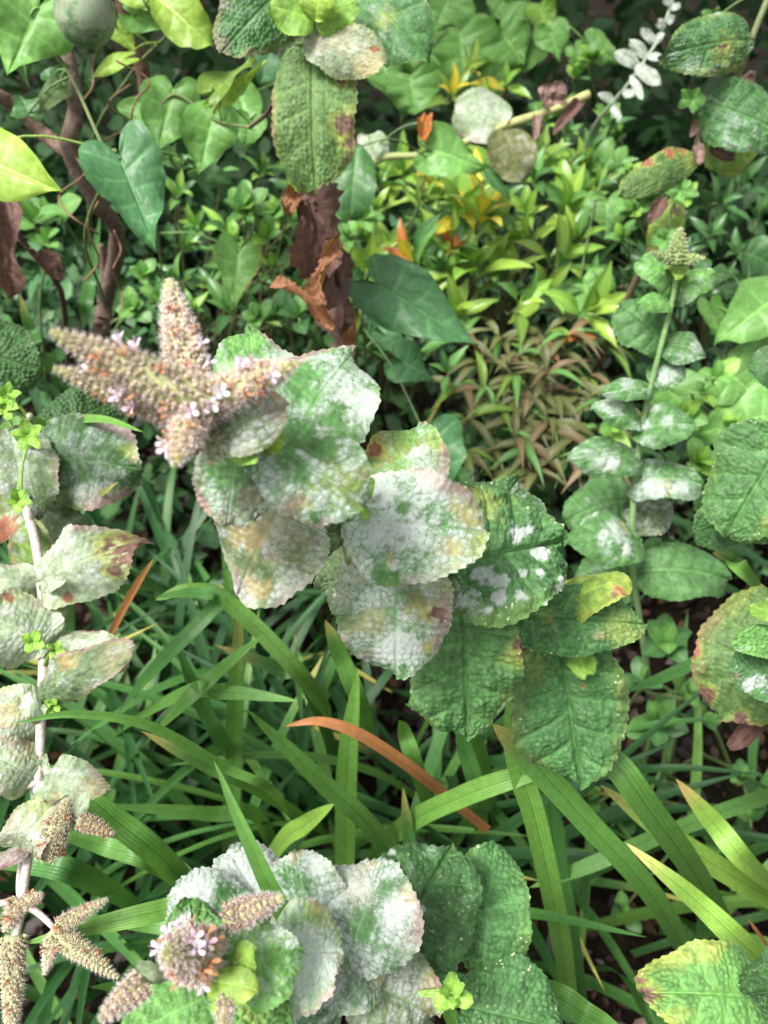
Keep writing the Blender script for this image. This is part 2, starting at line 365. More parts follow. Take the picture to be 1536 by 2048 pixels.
# ------------------------------------------------------------------ flower spikes
CAL = {}
def calyx_geo(n=5):
    v = []; f = []
    for k, (z, r) in enumerate(((0, .25), (.45, .5), (.8, .46))):
        for j in range(n): a = 2*math.pi*j/n; v.append((r*math.cos(a), r*math.sin(a), z))
    for j in range(n): a = 2*math.pi*(j+.5)/n; v.append((.62*math.cos(a), .62*math.sin(a), 1.25))
    for k in range(2):
        for j in range(n): f.append((k*n+j, k*n+(j+1) % n, (k+1)*n+(j+1) % n, (k+1)*n+j))
    for j in range(n): f.append((2*n+j, 2*n+(j+1) % n, 3*n+j))
    f.append(tuple(2*n+j for j in range(n)))
    return np.array(v), f
CV, CF = calyx_geo()
def flower_mesh(kind, seed):
    r = random.Random(seed); v = []; f = []; c = []
    colr = {'pink': (.80, .66, .74), 'white': (.85, .83, .85), 'dead': (.5, .26, .13)}[kind]
    def add(pts, col):
        i = len(v); v.extend(pts); c.extend([col]*len(pts)); return i
    nl = 4 if kind != 'dead' else 3
    i0 = add([(.25*math.cos(a), .25*math.sin(a), 0) for a in (0, 1.26, 2.51, 3.77, 5.03)], tuple(x*.9 for x in colr))
    i1 = add([(.42*math.cos(a), .42*math.sin(a), .9) for a in (0, 1.26, 2.51, 3.77, 5.03)], colr)
    for j in range(5): f.append((i0+j, i0+(j+1) % 5, i1+(j+1) % 5, i1+j))
    for j in range(nl):
        a = 2*math.pi*j/nl+r.uniform(-.2, .2); ca, sa = math.cos(a), math.sin(a); cr = r.uniform(-.2, .5) if kind == 'dead' else r.uniform(0, .3)
        def R(x, y, z): return (x*ca-y*sa, x*sa+y*ca, z)
        k = add([R(.3, -.2, .85), R(.3, .2, .85), R(.85, .42, 1.15+cr), R(.85, -.42, 1.15+cr), R(1.25, .2, 1.1+cr*2), R(1.25, -.2, 1.1+cr*2)], tuple(min(1, x*r.uniform(.85, 1.12)) for x in colr))
        f += [(k, k+1, k+2, k+3), (k+3, k+2, k+4, k+5)]
    if kind != 'dead':
        for j in range(4):
            a = r.random()*6.28; x, y = .5*math.cos(a), .5*math.sin(a)
            k = add([(x*.2-.04, y*.2, .8), (x*.2+.04, y*.2, .8), (x+.04, y, 2.1), (x-.04, y, 2.1)], (.8, .72, .8)); f.append((k, k+1, k+2, k+3))
            k = add([(x-.1, y, 2.1), (x, y-.1, 2.1), (x+.1, y, 2.1), (x, y+.1, 2.2)], (.4, .25, .4)); f.append((k, k+1, k+2, k+3))
    return mesh('flower', v, f, 'petal', np.array(c))
FLW = {k: [flower_mesh(k, s) for s in range(3)] for k in ('pink', 'white', 'dead')}
def spike(pl, bx, by, tx, ty, wpx, db, dt, n=170, cg=(.54, .55, .29), cp=(.95, .70, .73), tipc=(.62, .62, .28), fl=(), dead=0, pinkness=.5, prof=.75, seed=0, hair=6, cal=.00135):
    r = random.Random(seed); A, B = P(bx, by, db), P(tx, ty, dt); ax = (B-A); L = ax.length; ax.normalize()
    R0 = wpx*(db+dt)/2/F/2*1.06
    a1 = ax.orthogonal().normalized(); a2 = ax.cross(a1)
    def rad(s): return R0*max(.12, (1-s**1.7)**.6)*.84
    vs = []; fs = []; cs = []; nb = 0; spots = []
    # core
    v, f = tube_geo([Vector((0, 0, 0)), ax*L*.5, ax*L*.97], [R0*.7, R0*.62, R0*.12], 10, 8); vs.append(v); fs += f; cs.append(np.tile(np.array(cg)*.9, (len(v), 1))); nb = len(v)
    CVl = CV
    n = int(n*2.1)
    for i in range(n):
        s = (i+.5)/n; s = s**.85; th = i*2.39996+r.uniform(-.3, .3); ring = round(s*L/(cal*1.35))*(cal*1.35)/L; s2 = min(.985, s*.5+ring*.5)
        rd = a1*math.cos(th)+a2*math.sin(th); sz = cal*r.uniform(.8, 1.2)*(1-.35*s2)
        d = (rd*(1.1-.7*s2)+ax*(.35+.8*s2)).normalized(); b = d.orthogonal().normalized(); c_ = d.cross(b)
        org = ax*(s2*L)+rd*max(0., rad(s2)-sz*.75)
        M3 = np.array([list(b), list(c_), list(d)])*sz; v = CVl @ M3+np.array(list(org))
        vs.append(v); fs += [tuple(x+nb for x in q) for q in CF]; nb += len(v)
        pk = np.clip(pinkness+r.uniform(-.35, .35), 0, 1)*(1-sst(.8, 1, s2)); tt = sst(.82, 1., s2)
        base = np.array(cg)*r.uniform(.75, 1.25); tip = base*(1-pk)+np.array(cp)*pk
        base = base*(1-tt)+np.array(tipc)*tt; tip = tip*(1-tt)+np.array(tipc)*tt
        zz = np.clip(CVl[:, 2:3]/1.25, 0, 1); cs.append(base*(1-zz)+tip*1.15*zz)
        spots.append((s2, th, org+d*sz*1.0, d))
        for h in range(hair):
            o = org+d*sz*r.uniform(.3, 1.2)+rd*sz*.4; hd = (rd+Vector((r.uniform(-1, 1), r.uniform(-1, 1), r.uniform(-1, 1)))*.7+ax*.3).normalized()
            sd = hd.orthogonal().normalized()*.00004; e_ = o+hd*sz*r.uniform(.7, 1.5)
            vs.append(np.array([list(o-sd), list(o+sd), list(e_)])); fs.append((nb, nb+1, nb+2)); nb += 3; cs.append(np.tile((.72, .66, .64), (3, 1)))
    o = part('flower_spike', mesh('flower_spike', np.vstack(vs), fs, 'spike', np.vstack(cs)), pl, Matrix.Translation(A))
    def attach(kind, pos, d, sz):
        z = d.normalized(); xx = z.orthogonal().normalized(); yy = z.cross(xx); mm = Matrix((xx*sz, yy*sz, z*sz)).transposed().to_4x4(); mm.translation = A+pos
        part('open_flower' if kind != 'dead' else 'withered_flower', r.choice(FLW[kind]), o, mm)
    vis = [s for s in spots if s[3].dot((CAM-A).normalized()) > .15 and s[0] < .75]
    for kind, x, y in fl:         # flowers at a photo pixel: nearest spot of the spike
        def err(s):
            w_ = A+s[2]-CAM; dd = w_.dot(FW); return (768+F*w_.dot(RT)/dd-x)**2+(1024-F*w_.dot(UPV)/dd-y)**2
        s = min(vis, key=err) if vis else spots[0]; attach(kind, s[2], s[3], .0018)
    for s in r.sample(vis, min(dead, len(vis))): attach('dead', s[2], (s[3]+Vector((r.uniform(-.5, .5), r.uniform(-.5, .5), r.uniform(-.5, .5)))), .00125)
    return o
# ================================================================== the setting
def ground():
    xs = np.r_[-60, -20, -8, np.linspace(-3, 3, 61), 8, 20, 60]; ys = np.r_[-60, -20, -8, np.linspace(-2, 4, 61), 8, 20, 60]
    X, Y = np.meshgrid(xs, ys, indexing='ij'); Z = .03*(fbm(X*3+50, Y*3+50, 3)-.5); Z = np.where((abs(X) < 3) & (abs(Y) < 4), Z, 0)
    v = np.stack([X, Y, Z], -1).reshape(-1, 3); ny = len(ys); f = [(i*ny+j, (i+1)*ny+j, (i+1)*ny+j+1, i*ny+j+1) for i in range(len(xs)-1) for j in range(ny-1)]
    o = part('ground', mesh('ground', v, f, 'soil'), None); o['kind'] = 'structure'
ground()
# ================================================================== blades
def blade_geo(path, W, side, col, tipc=None, seed=0, taper=.55, vee=.18, n=26, basew=.8, tipw=.12):
    q = crv([list(p) for p in path], n); T = np.gradient(q, axis=0); T /= np.linalg.norm(T, axis=1)[:, None]
    sd = np.array([list(side)]*n) if not isinstance(side, np.ndarray) else side
    sd = sd-(sd*T).sum(1)[:, None]*T; sd /= np.linalg.norm(sd, axis=1)[:, None]; nn = np.cross(sd, T)
    s = np.linspace(0, 1, n); w = W/2*(basew+(1-basew)*sst(0, .3, s))*np.where(s < taper, 1, (1-((s-taper)/(1-taper))**2.)**.8*.98+.02)
    w = w*(1+.06*(vn(s*6, s*0, seed)-.5)); c = np.array([-1, -.5, -.08, .08, .5, 1]); h = np.array([1, .45, 0.02, .02, .45, 1])*vee
    tw = (vn(s*3, s*0+4, seed)-.5)*.5
    v = q[:, None]+sd[:, None]*(c[None]*w[:, None])[..., None]+nn[:, None]*((h[None]+c[None]*tw[:, None])*w[:, None])[..., None]
    m = len(c); f = [(i*m+j, i*m+j+1, (i+1)*m+j+1, (i+1)*m+j) for i in range(n-1) for j in range(m-1)]
    cl = np.array(col)[None]*(.62+.5*sst(0, .6, s))[:, None]*(.9+.2*vn(s*5, s*0+2, seed))[:, None]  # blade colour darkens to the base, painting the shade low in the grass
    cl = cl*(1-.0*s[:, None])
    if tipc is not None: k = sst(1-tipw*2.2, 1, s)[:, None]; cl = cl*(1-k)+np.array(tipc)*k
    uv = np.stack([np.repeat(s, m), np.tile((c+1)/2, n)], -1)
    return v.reshape(-1, 3), f, np.repeat(cl, m, axis=0), uv
BG = {'a': (.088, .21, .042), 'b': (.052, .145, .034), 'c': (.125, .27, .05), 'd': (.022, .075, .02), 'e': (.2, .36, .06), 'dry': (.36, .16, .06)}  # d is strap green darkened to paint shade in the grass gaps
def blade(pl, pts, wpx, col='a', tipc=None, name='blade', roll=0, vee=.18, taper=.5, seed=None):
    Pw = [P(*p) for p in pts]; org = Pw[0]; sm = crv([list(p) for p in Pw], 26)
    T = np.gradient(sm, axis=0); T /= np.linalg.norm(T, axis=1)[:, None]; V = np.array(list(CAM))-sm; V /= np.linalg.norm(V, axis=1)[:, None]
    V = V*.75+np.array([0, 0, .25]); sd = np.cross(T, V)
    if roll: nn = np.cross(sd, T); a = math.radians(roll); sd = sd*math.cos(a)+nn*math.sin(a)
    W = .95*wpx*np.mean([p[2] for p in pts[1:]])/F
    if tipc is None and LEAFN[0] % 4 == 0: tipc = (.36, .33, .1)
    LEAFN[0] += 1; v, f, c, uv = blade_geo(Pw, W, sd, BG[col], tipc, LEAFN[0] if seed is None else seed, vee=vee, taper=taper)
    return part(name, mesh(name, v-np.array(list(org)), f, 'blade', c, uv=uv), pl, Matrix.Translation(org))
YT = (.5, .46, .1)
def auto_base(x, y, d, tip):
    """continue a blade from its last seen point down to the soil"""
    a = P(x, y, d); return a
clumps = []
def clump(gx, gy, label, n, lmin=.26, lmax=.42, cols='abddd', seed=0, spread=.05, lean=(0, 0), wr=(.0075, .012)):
    r = random.Random(seed); g0 = G(gx, gy) if gy is not None else Vector(gx)
    t = thing('grass_clump', label, 'grass clump', g0, 'strap-leaved grass clumps in the bed'); clumps.append(t)
    for i in range(n):
        az = r.random()*6.283; L = r.uniform(lmin, lmax)*1.15; el = r.uniform(.8, 1.38)
        h = Vector((math.cos(az)+lean[0], math.sin(az)+lean[1], 0)); h.normalize()
        p = Vector((r.gauss(0, spread), r.gauss(0, spread), -.005)); pts = [p.copy()]; e = el; k = r.uniform(.1, .42); st = L/5
        for j in range(5):
            p = p+(h*math.cos(e)+Vector((0, 0, 1))*math.sin(e))*st; e -= k*(.4+.25*j); pts.append(p.copy())
        pts = [Vector((q.x, q.y, max(q.z, .012*(i % 5)+.01) if j else q.z)) for j, q in enumerate(pts)]
        side = h.cross(Vector((0, 0, 1)))
        side = (side+Vector((r.uniform(-.3, .3), r.uniform(-.3, .3), r.uniform(-.4, .4)))).normalized()
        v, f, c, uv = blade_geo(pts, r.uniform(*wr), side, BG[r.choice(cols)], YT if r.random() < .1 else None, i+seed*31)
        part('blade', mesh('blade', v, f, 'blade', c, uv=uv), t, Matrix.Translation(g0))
    return t
c1 = clump(420, 1600, 'dense grass clump with dark green straps in the shade below the lemon-tipped flower spikes', 40, seed=1)
c2 = clump(760, 1800, 'grass clump rising behind the bottom mildewed mint, with upright straps', 36, seed=2)
c3 = clump(1250, 1900, 'broad-bladed grass clump on bare soil beside the yellowing mint leaf', 9, .22, .36, seed=3, cols='abc')
c4 = clump(250, 1900, 'grass clump behind the drooping pale mint stem', 36, seed=4)
c5 = clump(560, 1400, 'shaded grass clump under the speckled mint leaf with the small black fly', 34, seed=5, cols='bbdd')
c6 = clump(200, 1450, 'grass clump arching out behind the pale mint stem with pink-brown leaf tips', 34, seed=6, cols='bddd')
c7 = clump(900, 1560, 'grass clump under the dark green mint leaf with white spots', 22, .24, .36, seed=7)
c8 = clump((.62, .62, 0), None, 'grass clump sending long thin straps in over the dark soil', 10, .3, .45, seed=8, lean=(-1, 0))
c9 = clump(60, 1750, 'grass clump at the foot of the pale mint with withered flower spikes', 30, seed=9, cols='bbdd')
c10 = clump(330, 1250, 'darkest grass clump between the pale mint and the speckled mint', 22, .2, .34, seed=10, cols='bddd')
c11 = clump(560, 1760, 'grass clump crowded between the straps below the dry orange strap', 30, .24, .38, seed=11, cols='bbdd')
c13 = clump(1420, 1760, 'thin grass clump on the litter right of the broad straps', 14, .2, .3, seed=13, cols='abb')
c12 = clump(980, 1760, 'sparse grass clump on the soil below the lowest big mint leaf', 18, .2, .32, seed=12, cols='bbd')
def drop(x, y): g = G(x, y); dd = (g-CAM).dot(FW); return (x, y, dd)
# straps that stand out in the photograph: soil end first, tip last
blade(c1, [drop(455, 1800), (462, 1650, .66), (470, 1420, .58), (481, 1185, .52)], 38, 'a')
blade(c2, [drop(690, 1960), (690, 1720, .62), (695, 1520, .54), (716, 1338, .49)], 46, 'c')
blade(c2, [drop(860, 1900), (770, 1695, .56), (640, 1560, .5), (495, 1420, .46)], 42, 'a', roll=10)
blade(c3, [drop(1540, 2040), (1420, 1800, .5), (1290, 1610, .42), (1225, 1525, .41), (1120, 1450, .42), (1010, 1405, .44)], 54, 'a', vee=.3, taper=.75)
blade(c3, [drop(1440, 2060), (1330, 1830, .52), (1160, 1630, .46), (1050, 1510, .44), (985, 1448, .43)], 52, 'a', vee=.3, taper=.7)
blade(c2, [drop(1150, 2100), (1125, 1900, .55), (1075, 1660, .48), (1040, 1540, .46), (1015, 1400, .45)], 48, 'c', vee=.3, taper=.8)
blade(c2, [drop(1170, 2130), (1140, 1900, .6), (1110, 1720, .56), (1100, 1600, .54)], 50, 'b', taper=.8)
blade(c3, [drop(1680, 2060), (1530, 1930, .44), (1390, 1800, .40), (1252, 1686, .38)], 54, 'e', (.62, .55, .2), taper=.35)
blade(c8, [drop(1700, 1890), (1536, 1795, .55), (1350, 1680, .5), (1200, 1570, .48)], 50, 'e')
blade(c8, [drop(1640, 1840), (1520, 1750, .5), (1430, 1650, .47), (1352, 1558, .45)], 48, 'e', (.6, .4, .15))
blade(c8, [drop(1720, 1540), (1536, 1592, .62), (1350, 1660, .56), (1180, 1730, .56), (1060, 1775, .58)], 30, 'a', taper=.7)
blade(c8, [drop(1700, 1180), (1540, 1230, .55), (1390, 1325, .5), (1250, 1385, .48)], 26, 'b', taper=.7)
blade(c8, [drop(1640, 1330), (1520, 1180, .48), (1460, 1120, .46), (1425, 1106, .45)], 34, 'c', (.5, .45, .1))
blade(c2, [drop(700, 1760), (800, 1660, .56), (930, 1590, .48), (1060, 1545, .46), (1158, 1512, .45)], 44, 'c', roll=-15)
blade(c9, [drop(560, 1900), (450, 1790, .4), (330, 1820, .35), (200, 1850, .34), (45, 1888, .33)], 42, 'c', roll=-10)
blade(c1, [drop(600, 1700), (560, 1600, .46), (450, 1535, .40), (300, 1452, .36), (150, 1428, .34), (30, 1446, .33)], 22, 'a', roll=20)
blade(c1, [drop(700, 1700), (530, 1588, .52), (410, 1530, .46), (283, 1462, .44)], 32, 'a')
blade(c6, [drop(200, 1480), (280, 1370, .52), (430, 1210, .47), (390, 1186, .46), (310, 1195, .45)], 30, 'b')
blade(c6, [drop(180, 1500), (340, 1400, .5), (450, 1385, .47), (597, 1402, .46)], 34, 'a')
blade(c6, [drop(230, 1560), (330, 1445, .5), (430, 1350, .46), (530, 1268, .43)], 34, 'a', roll=15)
blade(c10, [drop(700, 1600), (620, 1380, .56), (560, 1340, .52), (430, 1290, .5)], 34, 'b')
blade(c5, [drop(680, 1500), (640, 1400, .56), (470, 1215, .5), (380, 1180, .48), (310, 1200, .48)], 36, 'c', roll=10)
blade(c9, [drop(480, 1900), (350, 1745, .5), (230, 1640, .44), (140, 1560, .42)], 54, 'a', vee=.3)
blade(c9, [drop(420, 1830), (330, 1740, .5), (200, 1690, .48), (90, 1660, .46)], 40, 'a')
blade(c4, [drop(330, 1850), (180, 1760, .5), (60, 1725, .48), (-60, 1720, .47)], 50, 'b')
blade(c1, [drop(500, 1560), (455, 1500, .6), (400, 1400, .54), (352, 1285, .5)], 34, 'b')
blade(c2, [drop(560, 1760), (520, 1640, .58), (420, 1628, .52), (205, 1610, .47)], 34, 'a')
blade(c2, [drop(500, 1790), (560, 1690, .56), (610, 1650, .5), (668, 1608, .46)], 42, 'e')
blade(c5, [drop(760, 1560), (730, 1440, .56), (680, 1310, .5), (650, 1240, .48)], 38, 'a')
blade(c7, [drop(880, 1700), (840, 1560, .56), (810, 1470, .52), (798, 1440, .5)], 34, 'a')
blade(c7, [drop(960, 1760), (960, 1620, .56), (930, 1500, .5), (915, 1440, .48)], 36, 'b')
blade(c7, [drop(1000, 1700), (960, 1500, .56), (880, 1430, .5), (810, 1408, .48)], 32, 'a')
blade(c2, [drop(860, 1960), (850, 1850, .6), (820, 1690, .54), (806, 1575, .5)], 30, 'b')
blade(c3, [drop(900, 1990), (1060, 1980, .42), (1180, 2035, .38), (1260, 2080, .36)], 52, 'a', roll=10)
blade(c9, [drop(300, 1840), (380, 1880, .56), (330, 1960, .5), (180, 1975, .45)], 40, 'a')
blade(c4, [drop(560, 1800), (500, 1870, .5), (300, 1850, .48), (180, 1840, .46)], 34, 'a')
blade(c10, [drop(-60, 1340), (110, 1020, .5), (160, 1015, .46), (237, 963, .42)], 22, 'c')
blade(c10, [drop(-160, 1100), (-40, 900, .5), (110, 850, .46), (200, 838, .44), (287, 864, .42)], 22, 'c')
fb = thing('grass_clump', 'single upright strap of grass growing through the bottom mildewed mint', 'grass clump', G(760, 2300), 'strap-leaved grass clumps in the bed')
blade(fb, [drop(760, 2300), (730, 2080, .42), (650, 1930, .30), (572, 1835, .262), (500, 1690, .25), (428, 1522, .25)], 40, 'a', taper=.4)
ub = thing('grass_clump', 'lone upright strap of grass beside the leaning woody trunk', 'grass clump', G(150, 800), 'strap-leaved grass clumps in the bed')
blade(ub, [drop(150, 800), (165, 660, .78), (180, 560, .74), (200, 435, .72)], 26, 'b')
blade(ub, [drop(140, 800), (90, 720, .8), (60, 660, .76), (40, 590, .74)], 26, 'b')
def dry(pts, w, label, name='dry_blade', g=None):
    o = blade(None, pts, w, 'dry', name=name, vee=.5); tag(o, label, 'dry leaf', g)
dry([(975, 1660, .56), (900, 1600, .54), (820, 1535, .5), (720, 1470, .47), (640, 1443, .46), (570, 1452, .46)], 26, 'long dry orange grass strap lying across the green straps')
dry([(222, 1268, .5), (260, 1195, .48), (306, 1118, .46)], 17, 'straight dry orange-brown stalk leaning beside the pale mint')
dry([(1545, 1905, .5), (1515, 1865, .48), (1495, 1838, .47)], 8, 'thin dry orange needle above the yellowing mint leaf')
# ================================================================== mint, main stem
def mk_plant(name, label, cat, stem, r0, r1, col, group=None, n=40, col2=None, mat='stem'):
    base = Vector(stem[-1]); t = thing(name, label, cat, base, group)
    tube('stem', t, list(reversed(stem)), list(np.linspace(r1, r0, len(stem))), col, mat, n=n, sides=8, col2=col2, wob=.1)
    return t, stem_pts(stem, 60)
MG = 'apple mint plants'
st = [P(385, 820, .215), P(470, 880, .225), P(560, 915, .24), P(700, 1030, .265), P(800, 1110, .295), P(925, 1180, .325), P(1060, 1250, .365), P(1130, 1320, .42), P(1160, 1420, .55), G(1165, 1500)]
mp, ms = mk_plant('mint_plant', 'mint leaning forward with white powdery mildewed leaves and a branched lemon-tipped flower head', 'mint plant', st, .0016, .0032, (.3, .33, .2), MG)
lf(mp, 520, 850, 500, 664, 185, .275, .29, m=.42, g='lg', pt=[('w', 560, 730, 40), ('g', 500, 690, 40)], stem=ms)
lf(mp, 575, 890, 705, 708, 212, .262, .285, m=.36, g='mg', shape='round', pt=[('w', 660, 790, 36), ('w', 720, 760, 22), ('w', 640, 740, 24), ('w', 710, 830, 34), ('g', 600, 770, 45)], ey=.1, stem=ms)
lf(mp, 430, 880, 578, 810, 120, .212, .208, m=.5, g='gy', eb=.3, ey=.4, pt=[('p', 560, 825, 28), ('o', 558, 790, 20)], arch=.1, stem=ms)
lf(mp, 540, 880, 728, 1018, 200, .226, .228, m=.5, g='mg', shape='round', pt=[('o', 600, 1003, 22), ('p', 582, 1010, 22), ('p', 718, 950, 16), ('y', 690, 970, 50), ('g', 600, 880, 45), ('g', 650, 900, 30)], fold=-.12, arch=.1, stem=ms)
lf(mp, 478, 880, 452, 1052, 162, .222, .226, m=.5, g='mg', eb=.25, ey=.3, pt=[('p', 450, 1040, 40), ('p', 505, 990, 28), ('p', 410, 1015, 20), ('g', 440, 940, 34)], fold=-.1, arch=.1, stem=ms)
L6 = lf(mp, 580, 985, 478, 1186, 228, .242, .262, m=.55, g='gy', shape='round', pt=[('p', 478, 1165, 30), ('o', 520, 1160, 26), ('o', 500, 1060, 40), ('t', 560, 1050, 50), ('y', 440, 1130, 25), ('p', 628, 1075, 10)], ey=.3, stem=ms)
lf(mp, 800, 985, 835, 850, 172, .278, .29, m=.38, g='lg', shape='round', pt=[('y', 765, 890, 50), ('o', 745, 905, 28), ('r', 749, 906, 12), ('w', 835, 912, 22), ('w', 870, 945, 28), ('y', 880, 900, 40), ('g', 810, 880, 25)], ey=.5, stem=ms)
lf(mp, 692, 1040, 978, 1065, 222, .262, .268, m=.58, g='mg', shape='round', pt=[('o', 940, 1030, 42), ('o', 900, 1100, 30), ('y', 955, 1085, 40), ('w', 770, 960, 40), ('w', 860, 965, 32), ('w', 780, 1050, 60), ('g', 800, 1025, 18), ('y', 920, 980, 25), ('o', 775, 1115, 12)], ey=.4, fold=-.1, arch=.09, stem=ms)
lf(mp, 792, 1085, 792, 1352, 226, .282, .296, m=.54, g='mg', shape='round', pt=[('o', 868, 1210, 48), ('b', 876, 1224, 15), ('b', 884, 1242, 9), ('y', 890, 1160, 40), ('o', 858, 1290, 20), ('t', 740, 1230, 40), ('w', 800, 1290, 45), ('p', 730, 1305, 20), ('o', 725, 1150, 15)], ey=.3, fold=-.1, arch=.08, stem=ms)
lf(mp, 895, 1128, 1122, 1085, 262, .302, .318, m=0.03, g='g', shape='round', fold=.02, twist=0., arch=.08, pt=[('w', 1022, 1072, 15), ('w', 1048, 1065, 8), ('w', 1073, 1112, 16), ('w', 955, 1155, 18), ('w', 985, 1170, 12), ('w', 1020, 1157, 9), ('w', 1055, 1155, 10), ('w', 1015, 1198, 9), ('w', 978, 1200, 11), ('w', 1092, 1190, 12), ('w', 1065, 1222, 14), ('w', 965, 1218, 9), ('w', 1108, 1165, 10), ('y', 965, 1010, 35), ('w', 925, 1200, 20)], ey=.12, rug=.045, speck=1., stem=ms)
lf(mp, 770, 1120, 640, 1180, 150, .312, .325, m=.18, g='gy', pt=[('w', 690, 1180, 12), ('w', 715, 1110, 10), ('g', 670, 1130, 40)], roll=15, stem=ms)
lf(mp, 925, 1200, 932, 1472, 216, .338, .35, g='mg', m=0, pt=[('y', 1030, 1300, 28), ('b', 1031, 1272, 11), ('b', 1036, 1290, 8), ('y', 1020, 1400, 24)], ey=.2, rug=.04, speck=1., stem=ms)  # lighter than the leaf's own dark green, standing in for light on it
lf(mp, 1028, 1232, 1292, 1250, 138, .352, .36, g='cg', m=0, pt=[('y', 1240, 1265, 40), ('t', 1185, 1275, 12), ('y', 1090, 1235, 16), ('o', 1095, 1235, 8)], rug=.04, speck=1., stem=ms)
lf(mp, 1120, 1220, 1262, 1160, 78, .36, .352, q='m', g='yg', m=0, pt=[('y', 1255, 1180, 45), ('r', 1240, 1185, 10), ('r', 1285, 1230, 10), ('b', 1232, 1195, 7)], ey=.6, roll=-25, arch=.16, stem=ms)
lf(mp, 1120, 1290, 1160, 1566, 230, .385, .395, g='cg', m=0, ey=.2, eb=.06, pt=[('y', 1065, 1330, 20), ('y', 1240, 1360, 16), ('r', 1160, 1360, 5)], rug=.04, speck=1., stem=ms)  # green raised too: light on this leaf is put into its colour
lf(mp, 930, 1100, 1035, 962, 200, .33, .345, g='dk', m=.12, rug=.02, speck=.8, stem=ms)
lf(mp, 1030, 1240, 1115, 1120, 90, .37, .38, q='m', g='lg', m=0, ey=.3, stem=ms)
lf(mp, 725, 1000, 742, 955, 30, .262, .258, q='m', g='br', m=0, stem=ms)
lf(mp, 722, 1010, 735, 1040, 22, .262, .258, q='m', g='br', m=0, stem=ms)
lf(mp, 540, 905, 562, 862, 34, .222, .216, q='m', g='lime', m=0, stem=ms)
lf(mp, 470, 905, 512, 925, 40, .218, .210, q='m', g='br', m=0, stem=ms)
lf(mp, 1155, 1300, 1172, 1356, 56, .372, .362, q='m', g='br', m=0, stem=ms)
lf(mp, 640, 1060, 690, 1085, 60, .268, .27, q='m', g='gy', m=.4, ey=.4, stem=ms)
lf(mp, 690, 1080, 740, 1110, 80, .285, .29, q='m', g='yg', m=.4, ey=.5, stem=ms)
spike(mp, 430, 815, 104, 664, 112, .205, .19, n=300, dead=9, fl=[('pink', 275, 705), ('pink', 250, 690), ('pink', 240, 790)], pinkness=.66, seed=1)
spike(mp, 390, 835, 112, 738, 84, .216, .205, n=220, dead=9, fl=[('pink', 240, 790), ('pink', 270, 812), ('white', 160, 740)], pinkness=.55, seed=2, cg=(.56, .55, .31))
spike(mp, 385, 790, 339, 562, 100, .222, .228, n=260, dead=5, fl=[('white', 408, 730), ('pink', 395, 690)], pinkness=.6, seed=3, cg=(.6, .55, .36))
spike(mp, 385, 815, 592, 728, 98, .208, .198, n=240, dead=9, fl=[('pink', 470, 730), ('white', 440, 785), ('white', 412, 800), ('white', 560, 745), ('pink', 500, 735), ('pink', 480, 740)], pinkness=.75, seed=4)
spike(mp, 392, 800, 352, 925, 92, .208, .192, n=200, dead=8, fl=[('white', 315, 880), ('white', 318, 895), ('pink', 378, 828)], pinkness=.7, seed=5)
spike(mp, 440, 850, 424, 925, 56, .215, .205, n=70, dead=0, pinkness=.1, seed=6, cg=(.36, .42, .2))
# ================================================================== mint, bottom
st = [P(390, 1960, .245), P(470, 1990, .262), P(560, 1990, .28), P(700, 2010, .31), P(840, 2040, .345), P(900, 2120, .45), G(930, 2200)]
bp, bs = mk_plant('mint_plant', 'mint with the whitest mildewed leaves and round mauve flower head behind a blade of grass', 'mint plant', st, .0016, .003, (.25, .3, .14), MG)
lf(bp, 770, 1930, 905, 1690, 240, .31, .335, g='g', m=.08, rug=.04, speck=1.2, pt=[('w', 840, 1830, 8), ('w', 780, 1720, 8)], stem=bs)
lf(bp, 965, 1940, 990, 1682, 165, .335, .36, g='cg', m=0, ey=.12, rug=.016, speck=1., pt=[('y', 930, 1890, 16)], stem=bs)
lf(bp, 925, 2010, 1135, 2065, 205, .315, .31, g='g', m=0, rug=.024, speck=1.2, stem=bs)
lf(bp, 560, 1870, 455, 1700, 190, .272, .285, m=.68, g='g', shape='round', pt=[('w', 500, 1760, 60), ('g', 450, 1785, 20)], stem=bs)
lf(bp, 500, 1900, 352, 1765, 160, .262, .268, m=.6, g='g', shape='round', pt=[('w', 395, 1790, 45), ('g', 450, 1800, 26)], stem=bs)
lf(bp, 620, 1870, 592, 1700, 170, .272, .285, m=.55, g='g', shape='round', pt=[('g', 600, 1760, 35), ('o', 590, 1708, 20), ('w', 625, 1735, 30)], ey=.15, stem=bs)
lf(bp, 690, 1930, 770, 1715, 225, .27, .285, m=.62, g='g', shape='round', pt=[('o', 820, 1795, 26), ('w', 700, 1770, 50), ('o', 740, 1730, 26), ('w', 800, 1830, 30), ('g', 730, 1850, 30), ('t', 710, 1780, 40)], ey=.2, stem=bs)
lf(bp, 680, 1880, 760, 1985, 200, .275, .28, m=.58, g='g', shape='round', ey=.3, pt=[('o', 770, 1950, 25)], stem=bs)
lf(bp, 548, 1910, 690, 1905, 205, .252, .256, m=.6, g='lg', shape='round', pt=[('p', 680, 1915, 20), ('p', 630, 1822, 18), ('y', 640, 1830, 35), ('w', 620, 1920, 50), ('y', 690, 1870, 20)], ey=.4, stem=bs)
lf(bp, 720, 1960, 872, 2030, 195, .285, .29, m=.52, g='gy', ey=.5, pt=[('o', 850, 1990, 26)], stem=bs)
lf(bp, 560, 1980, 680, 2090, 210, .262, .268, m=.68, g='g', shape='round', stem=bs)
lf(bp, 470, 1960, 600, 1880, 165, .235, .24, m=.2, g='lg', pt=[('w', 560, 1860, 30), ('w', 585, 1880, 22)], arch=.12, stem=bs)
lf(bp, 400, 1960, 372, 1795, 120, .25, .262, m=.1, g='lg', pt=[('w', 372, 1850, 22)], stem=bs)
